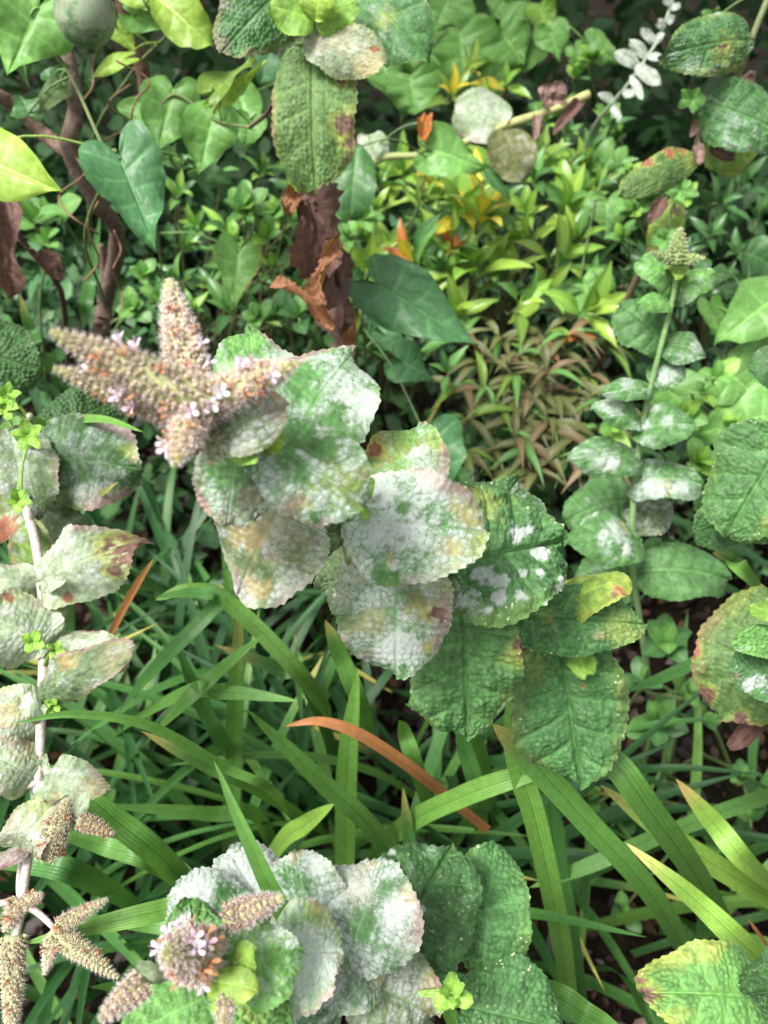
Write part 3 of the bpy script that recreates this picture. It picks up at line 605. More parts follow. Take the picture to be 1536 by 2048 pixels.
lf(bp, 420, 1990, 240, 2080, 170, .245, .25, m=.06, g='lg', stem=bs)
lf(bp, 470, 1980, 560, 2090, 150, .238, .24, m=.0, g='lg', pt=[('y', 510, 2010, 40)], stem=bs)
lf(bp, 420, 1960, 520, 1985, 70, .225, .222, q='m', g='yg', m=0, pt=[('y', 500, 1990, 20)], stem=bs)
lf(bp, 470, 1930, 512, 1900, 60, .228, .225, q='m', g='yg', m=0, stem=bs)
lf(bp, 330, 1960, 272, 1925, 28, .225, .22, q='m', g='pale', m=.1, stem=bs)
lf(bp, 460, 1990, 428, 2030, 50, .222, .218, q='m', g='br', m=0, stem=bs)
for a in range(6):
    an = a*1.05+.4; rr = (46, 30)[a % 2]; lf(bp, 905, 1988, 905+rr*math.cos(an), 1988+rr*math.sin(an), 34 if a % 2 == 0 else 24, .285, .282-.004*(a % 2), q='m', g='br', m=0, stem=bs)
spike(bp, 405, 1910, 335, 1905, 128, .232, .205, n=260, dead=4, fl=[('pink', 340, 1865), ('pink', 365, 1862), ('pink', 318, 1900), ('white', 375, 1850), ('pink', 390, 1880), ('pink', 395, 1905), ('white', 400, 1960), ('pink', 412, 1890), ('dead', 410, 1870), ('dead', 425, 1890), ('dead', 412, 1925), ('dead', 408, 1945), ('dead', 400, 1935)], pinkness=.7, seed=11)
spike(bp, 458, 1835, 562, 1796, 62, .232, .226, n=130, dead=0, pinkness=.85, seed=12, cp=(.55, .34, .38))
spike(bp, 285, 1965, 204, 2038, 62, .225, .215, n=130, dead=0, pinkness=.7, seed=13, tipc=(.5, .45, .3))
spike(bp, 450, 2000, 448, 2050, 42, .222, .215, n=60, dead=0, pinkness=.4, seed=14)
tube('stem', bp, [P(400, 1960, .245), P(425, 1890, .238), P(460, 1834, .232)], [.0012, .001, .0009], (.3, .36, .2), n=10)
tube('stem', bp, [P(400, 1960, .245), P(340, 1955, .235), P(285, 1965, .226)], [.0012, .001, .0009], (.3, .36, .2), n=10)
# ================================================================== mint, pale arching stem on the left
st = [P(25, 1900, .33), P(40, 1830, .332), P(55, 1720, .335), P(74, 1580, .34), P(82, 1440, .35), P(88, 1260, .365), P(80, 1140, .38), P(60, 1040, .41), P(20, 960, .47), P(-40, 1000, .6), G(-80, 1150)]
lp, ls = mk_plant('mint_plant', 'arching pale mint stem with grey leaves, pink-brown tips and dry drooping flower spikes', 'mint plant', st, .0018, .0026, (.46, .39, .34), MG, col2=(.5, .44, .39))
K = dict(m=.34, ey=.35, stem=ls, speck=.2, tipbend=.3, wave=.2)
lf(lp, 78, 1165, 282, 1085, 152, .365, .37, g='pale', pt=[('b', 276, 1075, 46), ('b', 270, 1110, 40), ('r', 205, 1036, 14), ('r', 150, 1195, 10)], **K)
lf(lp, 75, 1165, -40, 1165, 80, .375, .37, q='m', g='pale', **K)
lf(lp, 95, 1175, 125, 1160, 34, .36, .352, q='m', g='pale', **K)
lf(lp, 70, 1170, 60, 1040, 80, .40, .41, q='m', g='yg', eb=.6, **K)
lf(lp, 92, 1185, 122, 1255, 50, .375, .385, q='m', g='pale', **K)
lf(lp, 95, 1288, -50, 1225, 146, .358, .35, g='pale', pt=[('r', 10, 1198, 12), ('p', 70, 1205, 16)], eb=.15, **K)
lf(lp, 95, 1300, 262, 1318, 90, .362, .36, g='pale', pt=[('p', 160, 1262, 22), ('r', 175, 1262, 9), ('o', 240, 1310, 25)], roll=-10, **K)
lf(lp, 72, 1385, 262, 1308, 92, .352, .35, g='gy', pt=[('p', 110, 1340, 18), ('o', 160, 1318, 20), ('t', 240, 1320, 25)], fold=-.25, **K)
lf(lp, 85, 1412, -40, 1450, 110, .352, .345, g='pale', pt=[('p', 15, 1450, 12), ('o', 20, 1430, 25)], **K)
lf(lp, 85, 1410, 40, 1430, 60, .345, .34, q='m', g='pale', **K)
lf(lp, 78, 1560, -40, 1500, 110, .342, .338, g='pale', pt=[('p', 10, 1490, 16), ('o', 40, 1495, 20)], **K)
lf(lp, 78, 1560, 208, 1585, 100, .342, .34, g='pale', pt=[('o', 195, 1580, 25), ('o', 130, 1610, 20)], **K)
lf(lp, 42, 1700, 112, 1596, 104, .334, .33, g='pale', pt=[('p', 30, 1640, 25), ('y', 80, 1600, 30), ('p', 60, 1695, 16)], **K)
lf(lp, 150, 1640, 182, 1585, 34, .33, .326, q='m', g='pale', eb=.2, **K)
lf(lp, 60, 1700, -10, 1730, 34, .334, .33, q='m', g='purp', **K)
for (x, y, s_) in ((66, 1283, 26), (112, 1300, 20), (104, 1412, 18), (92, 1420, 16)):
    for a in range(4): lf(lp, x, y, x+s_*math.cos(a*1.57+.5), y+s_*math.sin(a*1.57+.5), s_*.8, .348, .344, q='l', g='br', m=0, stem=ls)
tube('stem', lp, [P(74, 1565, .34), P(110, 1590, .337), P(150, 1635, .33), P(168, 1645, .328)], [.0016, .0014, .0012, .0011], (.46, .38, .36), n=12)
tube('stem', lp, [P(74, 1565, .34), P(30, 1580, .337), P(-20, 1590, .33)], [.0016, .0014, .0012], (.46, .38, .36), n=12)
tube('stem', lp, [P(40, 1805, .332), P(75, 1825, .33), P(108, 1855, .326)], [.0016, .0014, .0012], (.46, .38, .36), n=12)
tube('stem', lp, [P(48, 1690, .336), P(38, 1760, .34), P(40, 1810, .334)], [.0012, .0012, .0012], (.46, .38, .36), n=12)
tube('stem', lp, [P(40, 1805, .332), P(10, 1805, .33), P(-30, 1815, .33)], [.0016, .0014, .0012], (.46, .38, .36), n=12)
DK = dict(cg=(.5, .5, .3), cp=(.76, .54, .48), tipc=(.55, .52, .3), hair=4)
spike(lp, 90, 1705, 138, 1600, 69, .33, .325, n=220, dead=9, pinkness=.45, seed=21, **DK)
spike(lp, 160, 1640, 226, 1668, 38, .328, .325, n=110, dead=1, pinkness=.6, seed=22, cg=(.38, .36, .19), cp=(.6, .38, .36), tipc=(.5, .35, .33), hair=2)
spike(lp, 120, 1850, 212, 1800, 33, .326, .32, n=130, dead=3, pinkness=.45, seed=23, **DK)
spike(lp, 105, 1860, 234, 1955, 51, .326, .322, n=190, dead=5, pinkness=.4, seed=24, **DK)
spike(lp, 108, 1870, 90, 1945, 33, .328, .326, n=100, dead=1, pinkness=.8, seed=25, **DK)
spike(lp, 28, 1870, 22, 2100, 54, .33, .322, n=260, dead=5, pinkness=.45, seed=26, **DK)
spike(lp, 40, 1800, 10, 1860, 44, .332, .328, n=110, dead=4, pinkness=.7, seed=27, **DK)
spike(lp, 40, 1810, 82, 1790, 33, .332, .328, n=60, dead=2, pinkness=.7, seed=28, **DK)
# ================================================================== mint, dark leaves on the left edge
st = [P(60, 830, .40), P(60, 900, .43), P(50, 990, .46), P(-10, 1080, .55), G(-60, 1180)]
fp, fs_ = mk_plant('mint_plant', 'mint with large dark grey-green leaves behind the pale arching stem', 'mint plant', st, .0016, .003, (.25, .28, .18), MG)
lf(fp, 82, 915, 286, 938, 186, .44, .45, m=.36, g='dk', ey=.25, pt=[('o', 272, 915, 12), ('y', 262, 900, 20), ('r', 110, 990, 14)], shape='round', stem=fs_)
lf(fp, 20, 860, 60, 1048, 150, .43, .42, m=.42, g='gy', ey=.2, shape='round', stem=fs_)
lf(fp, -90, 690, 84, 742, 160, .47, .48, m=0, g='dk', eb=.15, rug=.02, stem=fs_)
lf(fp, 90, 870, 240, 800, 110, .47, .50, m=.0, g='dk', rug=.02, stem=fs_)
lf(fp, 60, 1000, -60, 1070, 90, .42, .41, q='m', m=.35, g='gy', pt=[('r', 10, 1060, 30)], stem=fs_)
lf(fp, 70, 1010, 190, 1100, 90, .45, .46, q='m', m=.3, g='gy', stem=fs_)
for (x, y, s_) in ((56, 872, 34), (38, 1000, 26), (10, 815, 28), (15, 790, 26)):
    for a in range(5): lf(fp, x, y, x+s_*math.cos(a*1.26+x), y+s_*math.sin(a*1.26+x), s_*.75, .405, .398, q='l', g='br', m=0, stem=fs_)
# ================================================================== mint, young upright stem on the right
st = [P(1355, 515, .50), P(1345, 600, .51), P(1312, 730, .53), P(1285, 850, .55), P(1270, 960, .57), P(1264, 1080, .59), P(1268, 1160, .61), P(1295, 1350, .72), G(1300, 1420)]
rp, rs = mk_plant('mint_plant', 'young upright mint with paired spotted leaves and a small green flower bud', 'mint plant', st, .0016, .0028, (.2, .3, .14), MG, col2=(.17, .3, .1))
K = dict(stem=rs, rug=.03, q='m', k=.5, arch=.18, cup=.22, wave=.12)
lf(rp, 1268, 1145, 1458, 1160, 104, 0.612, 0.618, g='mg', m=.0, **K)
lf(rp, 1262, 1000, 1128, 1045, 130, 0.612, 0.628, g='mg', m=.1, **K)
lf(rp, 1265, 1150, 1150, 1180, 110, 0.632, 0.648, g='mg', m=.1, **K)
lf(rp, 1265, 1010, 1335, 1062, 84, 0.602, 0.598, g='gy', m=.4, **K)
lf(rp, 1282, 1085, 1132, 1090, 98, 0.587, 0.568, g='mg', m=.12, pt=[('w', 1220, 1080, 22), ('w', 1190, 1092, 14), ('w', 1230, 1105, 14), ('t', 1235, 1060, 16)], shape='round', **K)
lf(rp, 1262, 965, 1406, 970, 84, 0.572, 0.558, g='mg', m=.25, pt=[('w', 1310, 985, 30), ('t', 1330, 985, 22), ('w', 1360, 985, 18)], shape='round', **K)
lf(rp, 1285, 918, 1138, 922, 78, 0.567, 0.553, g='mg', m=.2, pt=[('w', 1200, 930, 18), ('w', 1270, 905, 18)], **K)
lf(rp, 1268, 865, 1392, 848, 80, 0.552, 0.538, g='mg', m=.15, pt=[('w', 1338, 852, 14), ('w', 1293, 858, 10), ('w', 1305, 825, 14)], **K)
lf(rp, 1285, 848, 1182, 820, 56, 0.552, 0.538, g='mg', m=.25, pt=[('w', 1215, 818, 22)], **K)
lf(rp, 1305, 782, 1202, 788, 46, 0.542, 0.528, g='mg', m=.25, pt=[('w', 1245, 778, 14)], **K)
lf(rp, 1300, 765, 1368, 730, 62, 0.537, 0.538, g='mg', m=.28, pt=[('w', 1330, 755, 20)], **K)
lf(rp, 1322, 688, 1412, 716, 58, 0.532, 0.528, g='mg', m=.2, pt=[('w', 1390, 700, 16)], **K)
lf(rp, 1325, 692, 1235, 608, 92, 0.527, 0.528, g='mg', m=.0, pt=[], shape='round', **K)
lf(rp, 1345, 612, 1275, 610, 38, 0.517, 0.503, g='lg', m=.0, **K)
lf(rp, 1342, 605, 1400, 575, 50, 0.522, 0.523, g='mg', m=.0, **K)
lf(rp, 1352, 575, 1274, 522, 62, 0.512, 0.508, g='lg', m=.1, shape='round', **K)
lf(rp, 1355, 575, 1432, 552, 62, 0.512, 0.508, g='lg', m=.15, shape='round', **K)
lf(rp, 1352, 535, 1350, 556, 46, 0.512, 0.493, g='lime', m=0, **K)
SP = dict(cg=(.34, .46, .17), cp=(.56, .58, .3), tipc=(.4, .5, .2), pinkness=.5, hair=3, cal=.0018)
spike(rp, 1353, 530, 1360, 458, 44, .49, .485, n=110, seed=31, **SP)
spike(rp, 1350, 520, 1304, 505, 28, .49, .485, n=50, seed=32, **SP)
spike(rp, 1358, 520, 1406, 516, 28, .49, .485, n=50, seed=33, **SP)
# ================================================================== mint, right edge
st = [P(1600, 880, .40), P(1590, 1050, .43), P(1580, 1240, .45), P(1560, 1340, .55), G(1560, 1450)]
ep, es = mk_plant('mint_plant', 'mint with broad quilted green leaves and one yellow leaf with brown withered rim', 'mint plant', st, .002, .003, (.25, .3, .14), MG)
lf(ep, 1580, 860, 1450, 1075, 205, .40, .41, g='mg', m=0, rug=.03, speck=1., pt=[('y', 1530, 1045, 14)], ey=.12, stem=es)
lf(ep, 1560, 1020, 1385, 1070, 120, .44, .45, g='g', m=0, ey=.2, rug=.02, stem=es)
lf(ep, 1560, 1200, 1440, 1440, 210, .44, .45, g='og', m=0, ey=.4, eb=.5, rug=.02, pt=[('r', 1400, 1300, 14), ('b', 1420, 1390, 16), ('b', 1480, 1435, 14)], stem=es)
lf(ep, 1580, 1330, 1462, 1350, 120, .38, .375, g='g', m=.1, rug=.02, pt=[('w', 1510, 1365, 16), ('p', 1472, 1352, 10), ('w', 1490, 1370, 14)], stem=es)
lf(ep, 1590, 1290, 1465, 1278, 70, .37, .365, g='lg', m=.05, rug=.02, stem=es)
lf(ep, 1580, 1230, 1500, 1212, 50, .365, .36, q='m', g='br', m=0, stem=es)
lf(ep, 1590, 720, 1500, 745, 90, .45, .45, q='m', g='dk', m=.1, stem=es)
lf(ep, 1560, 1400, 1460, 1500, 44, .46, .47, q='m', g='brown', mat='dead', cup=-1.1, crumple=.16, rug=0., teeth=8, name='withered_leaf', stem=es)
st = [P(1640, 1950, .37), P(1640, 2020, .42), G(1640, 2120)]
e2, es2 = mk_plant('mint_plant', 'low mint with a yellow-green leaf browned at its tip over bare soil', 'mint plant', st, .002, .003, (.25, .3, .14), MG)
lf(e2, 1530, 1995, 1278, 1985, 190, .36, .362, g='lg', m=0, ey=.7, rug=.025, pt=[('b', 1288, 1990, 22), ('b', 1285, 1960, 14), ('y', 1330, 2030, 30), ('y', 1340, 1930, 30), ('t', 1340, 1960, 8)], speck=.8, shape='round', stem=es2)
lf(e2, 1650, 1980, 1486, 1990, 165, .345, .345, g='dk', m=.05, rug=.04, speck=1., stem=es2)
# ================================================================== mint, top, hanging leaves
st = [P(628, 30, .49), P(612, 90, .5), P(640, 250, .54), P(650, 400, .57), P(665, 560, .62), P(685, 700, .68), P(705, 900, .86), G(715, 1010)]
tp, ts = mk_plant('mint_plant', 'tall mint with one big yellowing leaf and brown dead leaves hanging down its stem', 'mint plant', st, .002, .003, (.12, .07, .05), MG, col2=(.1, .12, .05))
lf(tp, 622, 100, 632, 388, 178, .50, .51, g='og', m=0, ey=.3, eb=.5, rug=.022, pt=[('b', 692, 260, 20), ('b', 698, 290, 14), ('b', 540, 300, 12), ('b', 545, 330, 14), ('b', 680, 165, 14)], speck=.4, stem=ts, fold=-.05)
lf(tp, 570, -30, 440, 108, 130, .49, .485, g='g', m=.15, ey=.2, eb=.4, pt=[('p', 440, 95, 20)], rug=.02, stem=ts)
lf(tp, 690, -40, 856, 122, 150, .49, .485, g='g', m=.2, ey=.1, eb=.2, pt=[('y', 775, 50, 20)], rug=.02, stem=ts)
lf(tp, 615, 75, 772, 128, 96, .485, .475, g='pale', m=.3, ey=.5, pt=[('p', 640, 90, 25), ('o', 740, 130, 30), ('r', 750, 105, 8), ('t', 690, 80, 30)], stem=ts)
lf(tp, 630, 40, 538, 10, 80, .475, .47, q='m', g='br', m=0, stem=ts)
lf(tp, 630, 40, 716, 5, 80, .475, .47, q='m', g='br', m=0, stem=ts)
lf(tp, 630, 40, 650, -30, 70, .47, .46, q='m', g='lime', m=0, stem=ts)
lf(tp, 610, 85, 545, 90, 60, .50, .5, q='m', g='gy', m=.3, stem=ts)
DL = dict(mat='dead', name='withered_leaf', teeth=12, tooth=.09, rug=.0, veinc=.5, wave=.5)
lf(tp, 612, 380, 688, 610, 80, .545, .56, g='brown', cup=-.9, crumple=.22, twist=2., arch=.05, stem=ts, **DL)
lf(tp, 672, 480, 678, 720, 62, .555, .585, g='brown', cup=1., crumple=.25, twist=-2.2, arch=.03, **DL)
lf(tp, 600, 390, 640, 560, 40, .55, .565, g='purp', cup=-1.3, crumple=.14, twist=.8, arch=-.04, **DL)
lf(tp, 672, 470, 640, 610, 36, .535, .54, g='tan', cup=-1.2, crumple=.16, twist=1.6, arch=.1, **DL)
lf(tp, 668, 650, 545, 566, 30, .56, .55, q='m', g='tan', cup=-1.5, crumple=.15, twist=1.5, **DL)
lf(tp, 592, 385, 572, 430, 40, .54, .54, q='m', g='tan', cup=-1., crumple=.2, **DL)
lf(tp, 690, 600, 700, 720, 34, .6, .62, q='m', g='tan', cup=-1., crumple=.2, **DL)
tube('stem', tp, [P(612, 80, .5), P(580, 150, .515), P(558, 180, .53), P(535, 225, .55), P(500, 255, .58)], [.0022, .0022, .002, .0016, .0012], (.1, .06, .045), n=14)
# ================================================================== mint, top right
st = [P(1560, -60, .60), P(1510, 60, .61), P(1475, 150, .63), P(1410, 250, .66), P(1380, 330, .69), P(1310, 480, .75), P(1245, 620, .84), P(1200, 720, .95), G(1160, 800)]
qp, qs = mk_plant('mint_plant', 'old mint with slanting purplish stem, yellow-blotched leaf with holes and a folded red-edged leaf', 'mint plant', st, .0024, .0042, (.16, .1, .08), MG, col2=(.14, .17, .07))
K = dict(stem=qs, rug=.025)
lf(qp, 1500, 80, 1322, 110, 110, .61, .60, g='g', m=.15, ey=.25, pt=[('y', 1440, 110, 30), ('p', 1415, 145, 9), ('b', 1427, 103, 5), ('b', 1438, 100, 5), ('y', 1470, 140, 20)], **K)
lf(qp, 1412, 205, 1580, 275, 130, .63, .62, g='g', m=.1, **K)
lf(qp, 1400, 290, 1520, 290, 110, .68, .68, q='m', g='yg', m=0, ey=.2, eb=.3, **K)
lf(qp, 1392, 308, 1236, 392, 70, .66, .64, g='og', m=0, ey=.25, pt=[('r', 1330, 315, 10), ('r', 1290, 330, 10), ('r', 1360, 305, 10), ('y', 1380, 320, 25)], fold=-.3, **K)
lf(qp, 1352, 405, 1305, 506, 62, .70, .70, q='m', g='yg', m=0, ey=.7, pt=[('b', 1350, 425, 10), ('o', 1312, 490, 10)], **K)
for (a, b, c, d, w_, g_) in ((1475, 160, 1500, 185, 44, 'purp'), (1400, 245, 1380, 275, 20, 'purp'), (1420, 300, 1470, 320, 30, 'brown'), (1330, 400, 1295, 450, 30, 'brown'), (1395, 290, 1400, 330, 22, 'purp')):
    lf(qp, a, b, c, d, w_, .65, .65, q='m', g=g_, mat='dead', cup=-1., crumple=.2, rug=0., teeth=8, name='withered_leaf', stem=qs)
for (x, y) in ((1385, 200), (1360, 380), (1430, 40), (1330, 480), (1300, 400)):
    for a in range(5): lf(qp, x, y, x+32*math.cos(a*1.26+x), y+26*math.sin(a*1.26+x), 22, .66, .65, q='l', g='lg', m=0, stem=qs)
# ================================================================== fly
def fly():
    from mathutils.bvhtree import BVHTree
    best = None; dr = (P(512, 1036, 1.)-CAM).normalized()
    for lo in mp.children:
        if not lo.name.startswith('leaf') or (WP[lo.name].translation-WP[L6.name].translation).length > .035: continue
        mw = WP[lo.name]; bt = BVHTree.FromPolygons([mw @ q.co for q in lo.data.vertices], [tuple(q.vertices) for q in lo.data.polygons]); h = bt.ray_cast(CAM, dr)
        if h[0] is not None and (best is None or h[3] < best[3]): best = h
    A, n = best[0], best[1]; n = n if n.dot(CAM-A) > 0 else -n; v = []; f = []; c = []
    def ball(ct, rx, ry, rz, col, k=8):
        b = len(v)
        for i in range(k+1):
            for j in range(k):
                a, t = math.pi*i/k, 2*math.pi*j/k; v.append((ct[0]+rx*math.cos(a), ct[1]+ry*math.sin(a)*math.cos(t), ct[2]+rz*math.sin(a)*math.sin(t))); c.append(col)
        for i in range(k):
            for j in range(k): f.append((b+i*k+j, b+i*k+(j+1) % k, b+(i+1)*k+(j+1) % k, b+(i+1)*k+j))
    K_ = (.012, .011, .012); ball((-.0009, 0, .0005), .0008, .0005, .00045, K_); ball((.0001, 0, .0006), .0005, .00045, .00045, K_); ball((.0007, 0, .0006), .00032, .0004, .00035, (.05, .02, .02))
    def quad(p): b = len(v); v.extend(p); c.extend([(.25, .24, .22)]*4); f.append((b, b+1, b+2, b+3))
    quad([(.0002, .0003, .001), (-.0006, .0012, .001), (-.0018, .0012, .0009), (-.001, .0003, .001)]); quad([(.0002, -.0003, .001), (-.0006, -.0012, .001), (-.0018, -.0012, .0009), (-.001, -.0003, .001)])
    for s in (-1, 1):
        for k in (-.0005, 0, .0005):
            b = len(v); v.extend([(k, s*.0003, .0004), (k+.0001, s*.0003, .0004), (k*2.2, s*.0011, .0007), (k*2.2+.0001, s*.0011, .0007), (k*2.6, s*.0016, -.0003)]); c.extend([K_]*5); f.extend([(b, b+1, b+3, b+2), (b+2, b+3, b+4)])
    X = n.orthogonal().normalized(); mm = Matrix((X, n.cross(X), n)).transposed().to_4x4(); mm.translation = A
    o = part('fly', mesh('fly', v, f, 'insect', np.array(c)), None, mm); tag(o, 'tiny black fly sitting on the mildewed leaf', 'fly')
fly()
# ================================================================== bindweed
def vine(label, pts, leaves, col=(.12, .16, .06), r=.0011, g='bindweed trailing through the bed', name='bindweed_vine', bcol=None):
    t, s = mk_plant(name, label, 'bindweed', pts, r, r*1.2, col, g, n=60)
    for L in leaves:
        bx, by, tx, ty, wp, d, gr = L[:7]; kw = dict(L[7]) if len(L) > 7 else {}
        kw.setdefault('shape', 'bind'); kw.setdefault('q', 'm'); kw.setdefault('arch', random.uniform(-.02, .12)); kw.setdefault('cup', random.uniform(-.25, .1)); kw.setdefault('rug', .019); kw.setdefault('wave', .14); kw.setdefault('twist', random.uniform(-.4, .4)); kw.setdefault('nvein', 5); kw.setdefault('veinc', 1.)
        lf(t, bx, by, tx, ty, wp, d, kw.pop('d2', d*1.01), g=gr, mat='smooth', stem=s, **kw)
    return t
vine('bindweed with a big dark arrow-shaped leaf twined on the woody trunk', [P(60, 30, .50), P(140, 150, .54), P(205, 290, .50), P(230, 318, .49), P(170, 480, .6), P(215, 640, .8), G(220, 800)],
     [(238, 312, 314, 502, 172, .485, 'bd', dict(q='h', shape='bind')), (-70, 300, 128, 386, 150, .46, 'lime', dict(veinc=.8)), (80, 10, 15, 150, 150, .50, 'bl'), (60, 230, 40, 190, 70, .56, 'g'), (120, 175, 70, 230, 46, .56, 'gy', dict(d2=.54)), (105, 165, 140, 130, 50, .57, 'g'), (30, 60, 60, 180, 70, .6, 'dk')])
vine('bindweed with two light green notched leaves hung below the fallen shade', [P(500, 255, .58), P(430, 240, .6), P(345, 190, .6), P(300, 280, .62), P(310, 420, .75), P(330, 600, .95), G(340, 720)],
     [(346, 178, 314, 305, 112, .60, 'bl', dict(shape='heart')), (428, 228, 398, 348, 104, .60, 'bl', dict(shape='heart')), (295, 200, 290, 285, 60, .62, 'bl', dict(roll=50)), (440, 200, 530, 120, 36, .6, 'lime', dict(roll=35)), (430, 180, 510, 115, 40, .58, 'yg', dict(roll=-40)),
      (500, 240, 490, 300, 70, .68, 'bl'), (340, 310, 325, 300, 50, .64, 'bl'), (400, 340, 470, 370, 50, .64, 'g'), (478, 500, 468, 612, 92, .8, 'bl', dict(ey=1., eb=.5, pt=[('o', 450, 600, 14), ('o', 500, 590, 12)]))])
vine('bright lime bindweed leaves below the green fruit branch', [P(270, -40, .56), P(300, 20, .57), P(350, 50, .6), P(260, 150, .66), P(180, 300, .8), P(180, 500, 1.), G(180, 640)],
     [(312, -5, 424, 92, 92, .56, 'lime', dict(shape='oval')), (262, 30, 335, 60, 56, .58, 'bl'), (238, 60, 270, 105, 44, .6, 'lime'), (250, 118, 180, 160, 28, .6, 'lime', dict(roll=20)), (260, -20, 350, 20, 60, .57, 'lime')])
vine('bindweed with a pale triangular leaf pointing to the yellow-leaved shrub', [P(850, 235, .80), P(852, 285, .80), P(846, 380, .82), P(800, 500, .9), P(740, 600, 1.0), G(730, 760)],
     [(862, 300, 972, 338, 96, .80, 'bl', dict(shape='bind')), (715, 290, 700, 440, 90, .72, 'g', dict(shape='oval')), (950, 320, 1022, 400, 26, .84, 'g', dict(shape='lance')), (760, 290, 735, 270, 40, .84, 'pale'), (848, 285, 850, 226, 30, .79, 'orange', dict(shape='oval', cup=-1.5, crumple=.3))])
vine('bindweed with a large dull green leaf lying over the shaded shrub', [P(740, 545, .62), P(720, 600, .66), P(730, 700, .75), G(740, 860)],
     [(752, 566, 958, 690, 128, .60, 'bd', dict(q='h', shape='heart')), (700, 560, 730, 600, 60, .66, 'g'), (800, 720, 870, 760, 80, .7, 'bd'), (850, 870, 905, 960, 130, .66, 'bd', dict(shape='heart')), (770, 670, 830, 720, 44, .74, 'bd')])
vine('pale green bindweed massed behind the young upright mint', [P(1500, 610, .72), P(1450, 700, .74), P(1440, 820, .76), P(1440, 900, .85), G(1440, 1000)],
     [(1560, 590, 1430, 690, 120, .72, 'bl', dict(shape='heart')), (1450, 740, 1510, 790, 130, .74, 'bl', dict(shape='heart')), (1540, 830, 1385, 870, 140, .74, 'bl', dict(shape='heart')), (1540, 690, 1500, 760, 110, .76, 'bl'), (1420, 610, 1440, 680, 46, .78, 'bl'), (1330, 770, 1400, 860, 110, .8, 'bl', dict(shape='heart')), (1480, 500, 1560, 540, 90, .8, 'g', dict(shape='oval')), (1490, 550, 1470, 600, 60, .78, 'g', dict(shape='oval')), (1420, 540, 1380, 610, 60, .82, 'g')])
vine('bindweed leaf with a square notch at the base of the slanting purplish stem', [P(1190, 400, .95), P(1160, 560, .93), P(1150, 640, 1.), G(1140, 740)],
     [(1165, 560, 1195, 640, 96, .92, 'bl', dict(shape='heart')), (1215, 400, 1210, 480, 90, .95, 'bl'), (1230, 300, 1200, 350, 60, 1., 'bl')])
vine('pale green bindweed leaves piled up behind the yellowed cut stem', [P(1090, 0, 1.15), P(1000, 60, 1.15), P(900, 60, 1.15), P(820, 160, 1.12), P(800, 300, 1.2), P(800, 420, 1.4), G(800, 520)],
     [(1080, 10, 1090, 68, 62, 1.1, 'br', dict(shape='heart')), (1100, 60, 1120, 125, 70, 1.1, 'bl'), (900, 0, 860, 70, 110, 1.15, 'bl'), (920, 60, 930, 170, 150, 1.15, 'bl', dict(shape='heart')), (1000, 60, 1050, 130, 130, 1.15, 'bl'), (820, 150, 830, 230, 130, 1.1, 'bl', dict(shape='heart')), (1010, 0, 980, 40, 90, 1.2, 'bl'), (1060, 90, 1010, 150, 90, 1.18, 'bl'), (1150, 95, 1160, 130, 40, 1.1, 'bl'), (870, 100, 800, 130, 110, 1.2, 'bl'), (760, 120, 790, 200, 90, 1.2, 'bl'), (960, 150, 1000, 200, 100, 1.22, 'bl'), (1180, 90, 1240, 130, 60, 1.05, 'bl'), (540, 100, 520, 170, 110, 1.1, 'bd', dict(shape='heart')), (480, 190, 500, 280, 90, .9, 'bl')])
# ================================================================== shrub with green fruit
def fruit_tree():
    b = G(195, 800); t = thing('fruit_tree', 'leaning grey-brown woody trunk carrying a hard green fruit', 'tree', b)
    tr = [b, P(200, 690, .82), P(212, 600, .76), P(235, 470, .68), P(190, 400, .63), P(140, 300, .6), P(152, 210, .59), P(130, 90, .58), P(110, -60, .56), P(60, -300, .5), P(40, -600, .5)]
    tube('trunk', t, tr, [.0085, .008, .0074, .0066, .0063, .0063, .006, .0056, .0055, .0055, .005], (.14, .095, .075), 'bark', n=110, sides=14, wob=.2, col2=(.12, .095, .075))
    tube('branch', t, [P(140, 305, .6), P(90, 270, .6), P(20, 205, .58), P(-60, 170, .55)], [.006, .0055, .005, .004], (.19, .13, .1), 'bark', n=40, sides=10, wob=.25)
    tube('branch', t, [P(130, 80, .58), P(125, 60, .575), P(140, 0, .56)], [.003, .003, .003], (.13, .085, .06), 'bark', n=16, sides=8, wob=.2)
    tube('branch', t, [P(200, 410, .64), P(260, 300, .7), P(290, 180, .66), P(250, 30, .62), P(235, -60, .6)], [.006, .006, .0055, .0055, .005], (.12, .075, .05), 'bark', n=50, sides=10, wob=.25)
    tube('branch', t, [P(215, 560, .74), P(206, 510, .72), P(202, 490, .71)], [.005, .004, .002], (.16, .1, .08), 'bark', n=12, sides=8, wob=.25)
    r = random.Random(3)
    for k in range(7):       # thin twining dead stems
        x = r.uniform(120, 280); y = r.uniform(80, 500); pts = [P(x+r.uniform(-40, 40), y+j*40, .58+r.uniform(-.02, .05)) for j in range(5)]
        tube('dead_tendril', t, pts, [.0008]*5, (.2, .12, .07), n=30, sides=5)
    return t
ft = fruit_tree()
